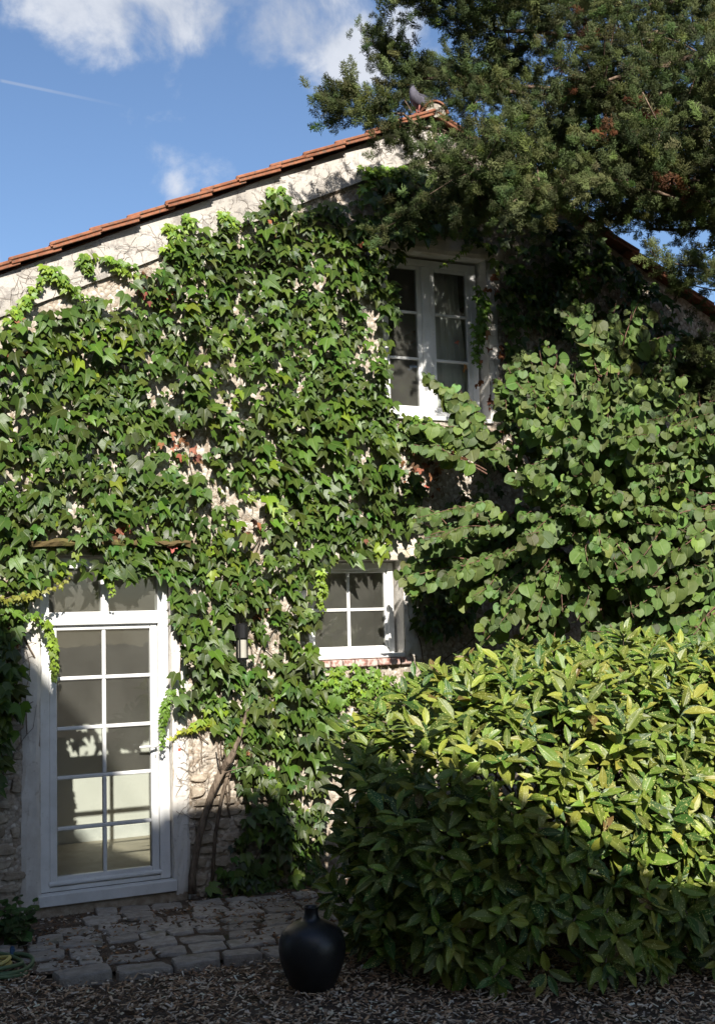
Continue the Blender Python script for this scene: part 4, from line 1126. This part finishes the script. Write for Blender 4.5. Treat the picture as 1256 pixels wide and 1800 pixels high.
# ------------------------------------------------------------------ spotted laurel (bottom right)
auc = thing('spotted_laurel', 'yellow-speckled broad-leaved laurel bush in front of the wall, lit on top', 'shrub', (5.2, -2.1, 0))
ac = np.array([5.24, -2.32, .70]); ar = np.array([2.22, 1.42, 1.24])
def whorls(nr, depth, lpr, lmin, lmax, low=-.75):
    d = norm(rng.normal(0, 1, (nr*30, 3)))
    area = np.sqrt((d[:, 0]*ar[1]*ar[2])**2 + (d[:, 1]*ar[0]*ar[2])**2 + (d[:, 2]*ar[0]*ar[1])**2); area /= area.max()
    ok = (rng.uniform(0, 1, len(d)) < area) & (d[:, 2] > low) & ((d[:, 1] < .25) | (d[:, 2] > .45)) & (d[:, 0] < .75)
    d = d[ok][:nr]
    e = 2.6; q_ = (np.abs(d)**e).sum(-1)**(-1/e)
    lump = .91 + .17*fbm(np.arctan2(d[:, 1], d[:, 0])*2.6+10, d[:, 2]*3+5, 61, 3)
    c = ac + d*ar*(q_*lump*(1-depth*rng.uniform(0, 1, len(d))))[:, None]
    k = c[:, 2] > .10; c, d = c[k], d[k]
    Ps, Rs, Ss = [], [], []
    ax = norm(d/ar + np.array([0, -.1, .35]) + rng.normal(0, .18, d.shape))
    for i in range(len(c)):
        nl = int(rng.integers(*lpr)); a0 = rng.uniform(0, 6.28)
        t1 = norm(np.cross(ax[i], np.array([.2, .1, 1.0]))); t2 = np.cross(ax[i], t1)
        tier = rng.uniform(.85, 1.15)
        for q in range(nl):
            a = a0 + q*2.4; lat = t1*math.cos(a) + t2*math.sin(a)
            op = rng.uniform(.35, 1.25)*(1.15 if q > 2 else .55)
            tip = ax[i]*math.cos(op) + lat*math.sin(op) + np.array([0, 0, -.35 if q > 2 else -.05])
            nv = ax[i]*math.sin(op)*1.1 - lat*math.cos(op) + np.array([-.15, -.60, .50]) + rng.normal(0, .18, 3)
            Ps.append(c[i] - ax[i]*.018*q + lat*.012); Rs.append((nv, tip)); Ss.append(rng.uniform(lmin, lmax)*tier*(.75 if q < 2 else 1))
    Ps = np.array(Ps); nv = np.array([x_[0] for x_ in Rs]); tp = np.array([x_[1] for x_ in Rs])
    return Ps, frames(nv, tp), np.array(Ss), c
Pa, Ra, Sa, Ca = whorls(1150, .13, (6, 10), .105, .178)
Pb, Rb, Sb, Cb = whorls(980, .40, (5, 8), .11, .17)
P = np.concatenate([Pa, Pb]); Rm = np.concatenate([Ra, Rb]); S = np.concatenate([Sa, Sb])
k = P[:, 2] > .06; P, Rm, S = P[k], Rm[k], S[k]
col = pal(len(P), (.128, .178, .026), .24)
yy = rng.uniform(0, 1, len(P)); col[(yy > .485) & (yy < .5)] = (.16, .10, .035); col[yy < .18] = pal(int((yy < .18).sum()), (.24, .262, .04), .18); col[yy > .80] = pal(int((yy > .80).sum()), (.05, .105, .02), .2)
r0 = random.Random(9); AUT = [aucuba_template(r0) for _ in range(8)]
px, py, dp = proj(P)
fac = np.abs(((CAM-P)/np.linalg.norm(CAM-P, axis=1, keepdims=True)*Rm[:, :, 2]).sum(-1))
outer = np.linalg.norm((P-ac)/ar, axis=1)
sc = S/dp*(.3+fac)*outer**2
sc[(px < 0) | (px > 1250) | (py > 1795) | (P[:, 1] > -1.9+.4*(P[:, 2] > 1.5))] = -1
leaves(auc, AUT, P, Rm, S, col, M['aucuba'], sc, 300)
st = MB()
for i in range(0, len(Ca), 4):
    c = Ca[i]; base = np.array([4.2+1.9*rng.uniform(0, 1), -2.0+rng.normal(0, .3), 0.0])
    mid = (base*.45+c*.55) + np.array([0, 0, .12]); st.tube([base, base*.75+mid*.25+[0, 0, .1], mid, c*.93+ac*.07, c], [.013, .011, .008, .005, .004], 5, False)
o = st.build('stems', M['vine'], auc, smooth=True, fix=False); o['kind'] = 'stuff'

# ------------------------------------------------------------------ redbud (middle right)
red = thing('redbud_shrub', 'tall shrub with round heart-shaped green leaves beside the upper window', 'shrub', (6.1, -1.0, 0))
r0 = random.Random(5); RBT = [redbud_template(r0) for _ in range(8)]
rP, rN, rT, rS = [], [], [], []
rb = MB()
def spray(base, end, lift, size, step=.05, start=.3, thick=.008):
    base = np.array(base, float); end = np.array(end, float); ctrl = (base+end)/2 + np.array([0, 0, lift])
    L = np.linalg.norm(end-base)*1.1; n = max(6, int(L/step)); pts = []
    wob = rng.normal(0, .035, 3); wob2 = rng.uniform(0, 6)
    for i in range(n+1):
        t = i/n; p = base*(1-t)**2 + 2*ctrl*t*(1-t) + end*t*t + wob*math.sin(t*7+wob2); pts.append(p)
    rb.tube(pts[::2] + ([pts[-1]] if n % 2 else []), [thick*(1-.8*i/(n/2+1)) for i in range(len(pts[::2]) + (1 if n % 2 else 0))], 5, False)
    for i in range(int(n*start), n+1):
        p = pts[i]; tg = norm(pts[min(i+1, n)]-pts[max(i-1, 0)]); lat = norm(np.cross(tg, np.array([0, 0, 1.0]))); s = 1 if i % 2 else -1
        lat = lat*s
        if rng.uniform() < .06: continue
        pet = lat*rng.uniform(.015, .045) + np.array([0, 0, -.012])
        rP.append(p+pet)
        rT.append(lat*rng.uniform(.2, .9) + tg*.45 + np.array([0, -.05, -rng.uniform(.4, 1.2)]))
        rN.append(SUNV*.5 + np.array([-.2, -.75, .25]) + lat*.4 + rng.normal(0, .45, 3))
        rS.append(size*rng.uniform(.55, 1.25)*(.65+.35*min(1, (n-i)/4)))
rc = np.array([6.2, -1.10, 2.92]); rr_ = np.array([1.80, 1.0, 1.36])
cnt = 0
while cnt < 400:
    d = norm(rng.normal(0, 1, 3))
    if d[1] > .25 or d[2] < -.75: continue
    rad = (np.abs(d/rr_)**2.3).sum()**(-1/2.3)*rng.uniform(.72, 1.06)
    e = rc + d*rad
    if e[2] < 1.55 or e[1] > -.12: continue
    # the left flank stays open in front of the window
    pxx, pyy, _ = proj(e)
    if pxx < 700 or pxx > 1420: continue
    if pxx < 900 and pyy < 820 - (pxx-760)*.55: continue
    if pxx < 830 and 740 < pyy < 900 and rng.uniform() < .75: continue
    bpt = rc + d*rad*rng.uniform(.30, .55)*np.array([.9, .8, 1]) + np.array([.0, .12, -.15])
    spray(bpt, e + np.array([0, 0, -.10]), rng.uniform(.08, .25), rng.uniform(.074, .116), .040); cnt += 1
# trailing layers at the front right, leaves overlapping in rows
for k_ in range(20):
    y = -rng.uniform(1.4, 2.1); a = W(1330-rng.uniform(0, 60), 930+rng.uniform(-60, 160), y); e = W(rng.uniform(1010, 1180), a[2]*0+1040+rng.uniform(-60, 100), y-.1); spray(a, e, .10, .125, .045, .1)
for k_ in range(5): spray(W(1290, 1060, -2.2), W(1175+12*k_, 1150-8*k_, -2.25), .1, .13, .042, .35)
for k_ in range(26):
    a = W(rng.uniform(830, 1000), rng.uniform(900, 1010), -1.0); e = W(rng.uniform(700, 860), rng.uniform(880, 1075), -rng.uniform(.5, .95)); spray(a, e, .10, .105, .042, .15)
# upright shoots and the spray across the window
for (a, m_, sz) in (((1060, 690), (1020, 540), .12), ((1060, 690), (1055, 545), .13), ((1085, 660), (1130, 540), .13), ((1070, 640), (1150, 590), .13), ((1060, 650), (1000, 560), .12), ((1075, 660), (1080, 580), .13), ((1010, 730), (940, 655), .11), ((900, 830), (745, 655), .115), ((900, 830), (790, 680), .115), ((890, 820), (850, 690), .10), ((880, 800), (760, 740), .12), ((920, 800), (870, 670), .10), ((1100, 760), (1150, 640), .12), ((1180, 760), (1215, 660), .13), ((1150, 740), (1190, 610), .12), ((1120, 730), (1100, 600), .12), ((1000, 760), (960, 610), .11), ((980, 760), (915, 640), .10), ((1230, 740), (1250, 620), .12), ((850, 830), (740, 780), .11), ((950, 790), (905, 700), .11)):
    for q in range(3 if a[0] > 950 else 2):
        y = -1.25 if a[0] > 950 else -.75
        spray(W(a[0], a[1], y), W(m_[0]+rng.normal(0, 14), m_[1]+rng.normal(0, 10), y+.05), .06, sz*.9, .04, .35 if a[0] > 1000 else .2)
rP = np.array(rP); rS = np.array(rS); Rm = frames(np.array(rN), np.array(rT))
col = pal(len(rP), (.098, .150, .038), .27); yy = rng.uniform(0, 1, len(rP)); col[yy < .10] = pal(int((yy < .10).sum()), (.15, .21, .045), .15)
px, py, dp = proj(rP); sc = rS/dp*(.3+np.abs(((CAM-rP)/np.linalg.norm(CAM-rP, axis=1, keepdims=True)*Rm[:, :, 2]).sum(-1)))*(1-.25*(rP[:, 1]))
sc[(px < 5) | (px > 1250)] = -1; sc[py > 1130] = -1
leaves(red, RBT, rP, Rm, rS, col, M['redbud'], sc, 300)
for k_ in range(7):
    bx_, by_ = 6.1+rng.normal(0, .12), -1.0+rng.normal(0, .08); tx_, ty_ = 6.1+rng.uniform(-.9, .9), -1.05+rng.uniform(-.5, .2)
    b = MB(); b.tube([(bx_, by_, 0), (bx_*.8+tx_*.2, by_*.8+ty_*.2, .8), (bx_*.5+tx_*.5, by_*.5+ty_*.5, 1.7), (tx_, ty_, 2.7)], [.028, .024, .018, .010], 7); b.build('stem', M['twig'], red, smooth=True)
o = rb.build('twigs', M['twig'], red, smooth=True, fix=False); o['kind'] = 'stuff'

# ------------------------------------------------------------------ juniper (top right)
TX, TY = 8.35, -1.5
jun = thing('juniper_tree', 'large dark green juniper tree overhanging the roof from the right', 'tree', (TX, TY, 0))
b = MB(); b.tube([(TX, TY, 0), (TX-.05, TY, 1.5), (TX+.02, TY+.03, 3.5), (TX-.06, TY, 5.5), (TX, TY-.02, 7.5), (TX+.05, TY, 10)], [.30, .25, .22, .19, .14, .05], 14); b.build('trunk', M['bark'], jun, smooth=True)
# limbs as polylines of (photo x, photo y, depth) with the spread of foliage round them in metres
LIMBS = [
 ([(1330, 300, -1.5), (1150, 285, -1.5), (1000, 275, -1.4), (850, 250, -1.2), (740, 215, -1.1), (660, 195, -1.0), (575, 173, -.9)], (.42, .09), 1.0),
 ([(1330, 180, -1.6), (1100, 170, -1.6), (950, 165, -1.5), (840, 150, -1.3), (740, 135, -1.2), (700, 100, -1.2), (668, 55, -1.2)], (.36, .08), 1.0),
 ([(840, 150, -1.3), (880, 130, -1.35), (905, 98, -1.4)], (.12, .05), .8),
 ([(1330, 40, -1.8), (1100, 60, -1.8), (960, 60, -1.7), (880, 50, -1.6), (820, 25, -1.5), (690, -8, -1.5)], (.38, .10), .9),
 ([(1330, 90, -2.2), (1200, 110, -2.2), (1090, 130, -2.1), (1000, 160, -2.0)], (.45, .25), 1.1),
 ([(1330, 200, -2.3), (1200, 220, -2.2), (1090, 235, -2.1)], (.40, .22), 1.0),
 ([(1330, 320, -1.4), (1150, 310, -1.5), (1030, 310, -1.6), (930, 310, -1.6), (840, 300, -1.5), (770, 295, -.8)], (.34, .18), 1.3),
 ([(930, 310, -1.4), (860, 345, -1.0), (790, 370, -.75), (720, 375, -.6), (665, 405, -.5)], (.20, .11), .95),
 ([(1000, 160, .9), (880, 150, .8), (790, 140, .6), (715, 150, .55), (675, 185, .55)], (.26, .14), 1.0),
 ([(1030, 310, -1.6), (960, 335, -1.7), (920, 350, -1.7)], (.22, .16), 1.1),
 ([(1330, 370, -1.9), (1200, 350, -2.0), (1120, 330, -2.1), (1060, 315, -2.1), (1000, 320, -2.0)], (.17, .12), .8),
 ([(1330, 500, -2.0), (1250, 480, -2.1), (1190, 462, -2.1), (1142, 440, -2.1)], (.045, .03), 1.5),
 ([(1340, 430, -.9), (1240, 400, -.9), (1150, 395, -.9), (1090, 380, -.9)], (.24, .12), .38),
 ([(1340, 520, -.9), (1250, 510, -.9), (1190, 500, -.9)], (.18, .10), .35),
 ([(1340, 610, -1.5), (1270, 600, -1.5), (1215, 610, -1.5)], (.12, .06), 1.1),
 ([(1340, 690, -1.3), (1260, 680, -1.3), (1200, 650, -1.3)], (.14, .07), 1.0),
 ([(1340, 380, -1.0), (1230, 345, -1.0), (1130, 360, -1.1), (1060, 385, -1.2)], (.22, .12), .6),
 ([(1440, 330, -3.2), (1350, 260, -3.2), (1320, 160, -3.2)], (.4, .3), .5),

 ([(1130, 720, -.8), (1050, 700, -.8), (960, 690, -.8), (915, 650, -.8)], (.13, .05), .8),
 ([(1340, -60, -2.0), (1150, -60, -2.0), (950, -50, -1.9), (780, -60, -1.7)], (.4, .25), 1.0),
 ([(1440, 200, -2.8), (1320, 130, -2.8), (1310, 60, -2.8)], (.4, .3), .5),
 ([(1340, 0, -.7), (1150, 10, -.7), (1000, 0, -.7), (880, 0, -.8)], (.4, .2), 1.0),
 ([(1340, 150, -.6), (1200, 180, -.6), (1050, 190, -.6), (930, 220, -.7)], (.35, .2), 1.05),
 ([(1340, 300, -.5), (1200, 300, -.5), (1080, 310, -.5), (960, 330, -.45)], (.28, .2), .9)]
# two levels of template: plume = twig with branchlets, branchlet = narrow folded spindle
def plume_template(r, n_b=34):
    V = []; T = []; L = 1.0
    for k_ in range(n_b):
        t = .08 + .92*k_/(n_b-1); a = k_*2.399 + r.uniform(-.4, .4)
        ln = (.34*(1-t)**.7 + .08)*r.uniform(.75, 1.3); op = r.uniform(.5, .95)
        d = np.array([math.cos(a)*math.sin(op), math.cos(op), math.sin(a)*math.sin(op)])
        p0 = np.array([0, t*.92, .0]); 
        sub = [(p0, d, ln)]
        for q in range(3):
            f_ = .3 + .22*q; side = np.cross(d, np.array([r.uniform(-1, 1), r.uniform(-1, 1), r.uniform(-1, 1)])); side = side/np.linalg.norm(side)
            d2 = d*.72 + side*.7; sub.append((p0+d*ln*f_, d2/np.linalg.norm(d2), ln*.5*r.uniform(.7, 1.2)))
        for (o_, dd, l_) in sub:
            s1 = np.cross(dd, np.array([.3, .2, .9])); s1 /= np.linalg.norm(s1); s2 = np.cross(dd, s1); w_ = .017
            b0 = len(V); V += [tuple(o_), tuple(o_+dd*l_*.45+s1*w_), tuple(o_+dd*l_*.45-s1*.5*w_+s2*.87*w_), tuple(o_+dd*l_*.45-s1*.5*w_-s2*.87*w_), tuple(o_+dd*l_)]
            T += [(b0, b0+2, b0+1), (b0, b0+3, b0+2), (b0+4, b0+1, b0+2), (b0+4, b0+2, b0+3), (b0+4, b0+3, b0+1)]
    return Tmpl(V, T)
r0 = random.Random(21); PLT = [plume_template(r0) for _ in range(5)]
jP, jN, jT, jS, jC = [], [], [], [], []
limbs = 0
twigs = MB()
for (poly, (sa, sb), den) in LIMBS:
    pts0 = [W(x_, y_, Y_) for x_, y_, Y_ in poly]; pts = []
    for a_, c_ in zip(pts0[:-1], pts0[1:]):
        pts += [a_ + rng.normal(0, .02, 3), (a_+c_)/2 + rng.normal(0, .035, 3)]
    pts.append(pts0[-1])
    seg = [np.linalg.norm(c-a) for a, c in zip(pts[:-1], pts[1:])]; tot = sum(seg)
    b = MB(); b.tube(pts, [(.024 if sa > .2 else .010)*(1-.8*i/len(pts)) for i in range(len(pts))], 7); b.build('limb', M['bark'], jun, smooth=True)
    def at(t):
        q = t*tot
        for i, s_ in enumerate(seg):
            if q <= s_ or i == len(seg)-1: return pts[i] + (pts[i+1]-pts[i])*min(1, q/s_), norm(pts[i+1]-pts[i])
            q -= s_
    nn = int(tot*(40 + 560*((sa+sb)/2))*den)
    # foliage gathers in clumps, leaving dark hollows and gaps between them
    ncl = max(3, int(tot*8.5*den*(.6+sa*2.4)))
    cl_ = []
    for q in range(ncl):
        t = rng.uniform(0, 1)**.85; p, tg = at(t); sp = sa + (sb-sa)*t
        off_ = rng.normal(0, 1, 3)*sp*.75; off_[2] *= .8
        cl_.append((p + off_, tg, sp))
        if sp > .12: twigs.tube([p, p+off_*.5+np.array([0, 0, .02]), p+off_], [.008, .006, .003], 4, False)
    for q in range(nn):
        if rng.uniform() < .8:
            p, tg, sp = cl_[int(rng.integers(0, ncl))]; p = p + rng.normal(0, 1, 3)*np.array([.085, .085, .075])*(.5+min(1, sp/.25))
            out = rng.normal(0, .6, 3)
        else:
            t = rng.uniform(0, 1); p, tg = at(t); sp = sa+(sb-sa)*t; o_ = rng.normal(0, 1, 3)*sp*.5; p = p+o_; out = norm(o_)
        dirv_ = tg*.9 + out*.5 + np.array([0, -.15, .18]) + rng.normal(0, .25, 3)
        jP.append(p); jT.append(dirv_); jN.append(rng.normal(0, 1, 3)); jS.append(rng.uniform(.10, .20)*(1 if sp > .1 else .8))
    e, tg = pts[-1], norm(pts[-1]-pts[-2])
    for q in range(26): jP.append(e - tg*rng.uniform(0, .50)*(1 if len(pts) > 5 else .4) + rng.normal(0, .018, 3)); jT.append(tg + rng.normal(0, .25, 3)); jN.append(rng.normal(0, 1, 3)); jS.append(rng.uniform(.10, .17))
# the far side and top of the crown, beyond the frame, thinner
for q in range(900):
    a = rng.uniform(0, 6.28); z = rng.uniform(5.0, 10.2); r_ = rng.uniform(.4, 1)*(2.6*(1-(z-5)/6.5)+.3)
    p = np.array([TX+r_*math.cos(a), TY+r_*math.sin(a)*.8, z])
    if p[1] > -.3 and p[2] < 6.4: continue
    x_, y_, _ = proj(p)
    if -60 < x_ < 1270 and y_ > -80: continue
    jP.append(p); jT.append(np.array([math.cos(a), math.sin(a), .3])+rng.normal(0, .4, 3)); jN.append(rng.normal(0, 1, 3)); jS.append(rng.uniform(.2, .34))
jP = np.array(jP); jN = np.array(jN); jT = np.array(jT); jS = np.array(jS)
# the pigeon's perch has been kept clear of twigs
x_, y_, d_ = proj(jP); keep = ~((np.hypot((x_-728)/27, (y_-196)/34) < 1) & (jP[:, 1] < .3)) & ~(np.hypot((x_-765)/20, (y_-212)/16) < 1)
jP, jN, jT, jS = jP[keep], jN[keep], jT[keep], jS[keep]
Rm = frames(jN, jT)
col = pal(len(jP), (.120, .150, .056), .28)
wv = fbm(jP[:, 0]*3+20, jP[:, 2]*3, 71, 2); col[wv > .62] = pal(int((wv > .62).sum()), (.19, .225, .085), .2)
brown = np.zeros(len(jP), bool)
for (bx_, by_, rad) in ((1035, 50, 22), (1010, 140, 18), (1190, 330, 26), (1075, 240, 12), (1150, 190, 20)):
    x_, y_, _ = proj(jP); brown |= (np.hypot(x_-bx_, (y_-by_)*.6) < rad) & (rng.uniform(0, 1, len(jP)) < .35)
col[brown] = pal(int(brown.sum()), (.22, .09, .045), .25)
leaves(jun, PLT, jP, Rm, jS, col, M['needle'], jS, 0, 'crown')
o = twigs.build('twigs', M['bark'], jun, smooth=True, fix=False); o['kind'] = 'stuff'
print('juniper plumes', len(jP), 'redbud leaves', len(rP), 'vine', len(S1))

# ------------------------------------------------------------------ weeds at the foot of the wall, left
wd_ = thing('weed', 'small dark green weed at the foot of the wall left of the door', 'weed', (1.45, -.35, 0))
wP, wN, wT, wS = [], [], [], []; b = MB()
for k_ in range(16):
    base = G(rng.uniform(-25, 45), rng.uniform(1640, 1680)); h = rng.uniform(.10, .30); lean = np.array([rng.normal(0, .07), rng.normal(-.03, .06), h])
    pts = [base, base+lean*.5+[0, 0, .02], base+lean]; b.tube(pts, [.003, .0025, .0015], 4, False)
    for q in range(9):
        t = .25+.75*q/8; p = base+lean*t; a = q*2.4+k_; lat = np.array([math.cos(a), math.sin(a), .1])
        wP.append(p); wT.append(lat+[0, 0, -.15]); wN.append(np.array([-.1, -.3, 1])+lat*-.2+rng.normal(0, .2, 3)); wS.append(rng.uniform(.05, .10)*(1.1-.4*t))
wo_ = b.build('stems', M['vine'], wd_, fix=False); wo_['kind'] = 'stuff'
leaves(wd_, RBT, np.array(wP), frames(np.array(wN), np.array(wT)), np.array(wS), pal(len(wP), (.05, .10, .025), .25), M['redbud'], np.array(wS), 0)

# ------------------------------------------------------------------ unseen tree beside the viewer, added to block skylight and shade the right wall
def added_shade_tree(x, y, h, rad, label, n, seed):
    t = thing('unseen_shade_tree', label, 'tree', (x, y, 0), 'unseen trees added to block light')
    b = MB(); b.tube([(x, y, 0), (x+.05, y, h*.3), (x-.08, y+.05, h*.6), (x, y, h*.92)], [.32, .26, .16, .04], 10); b.build('trunk', M['bark'], t, smooth=True)
    d = norm(rng.normal(0, 1, (n, 3))); q = rng.uniform(.45, 1, n)**.5
    q = q*(.75+.4*fbm(d[:, 0]*2+seed, d[:, 2]*2+d[:, 1], seed, 3))
    p = np.array([x, y, h*.58]) + d*q[:, None]*np.array([rad, rad, h*.46])
    Rr = frames(d + rng.normal(0, .5, (n, 3)) + np.array([0, 0, .4]), rng.normal(0, .6, (n, 3)) + np.array([0, 0, -.7]))
    leaves(t, RBT, p, Rr, rng.uniform(.28, .5, n), pal(n, (.06, .10, .025), .25), M['redbud'], q, 0, 'crown')
added_shade_tree(8.25, -6.6, 12, 2.6, 'leafy tree added outside the view on the right to block skylight and shade the wall', 3000, 5)
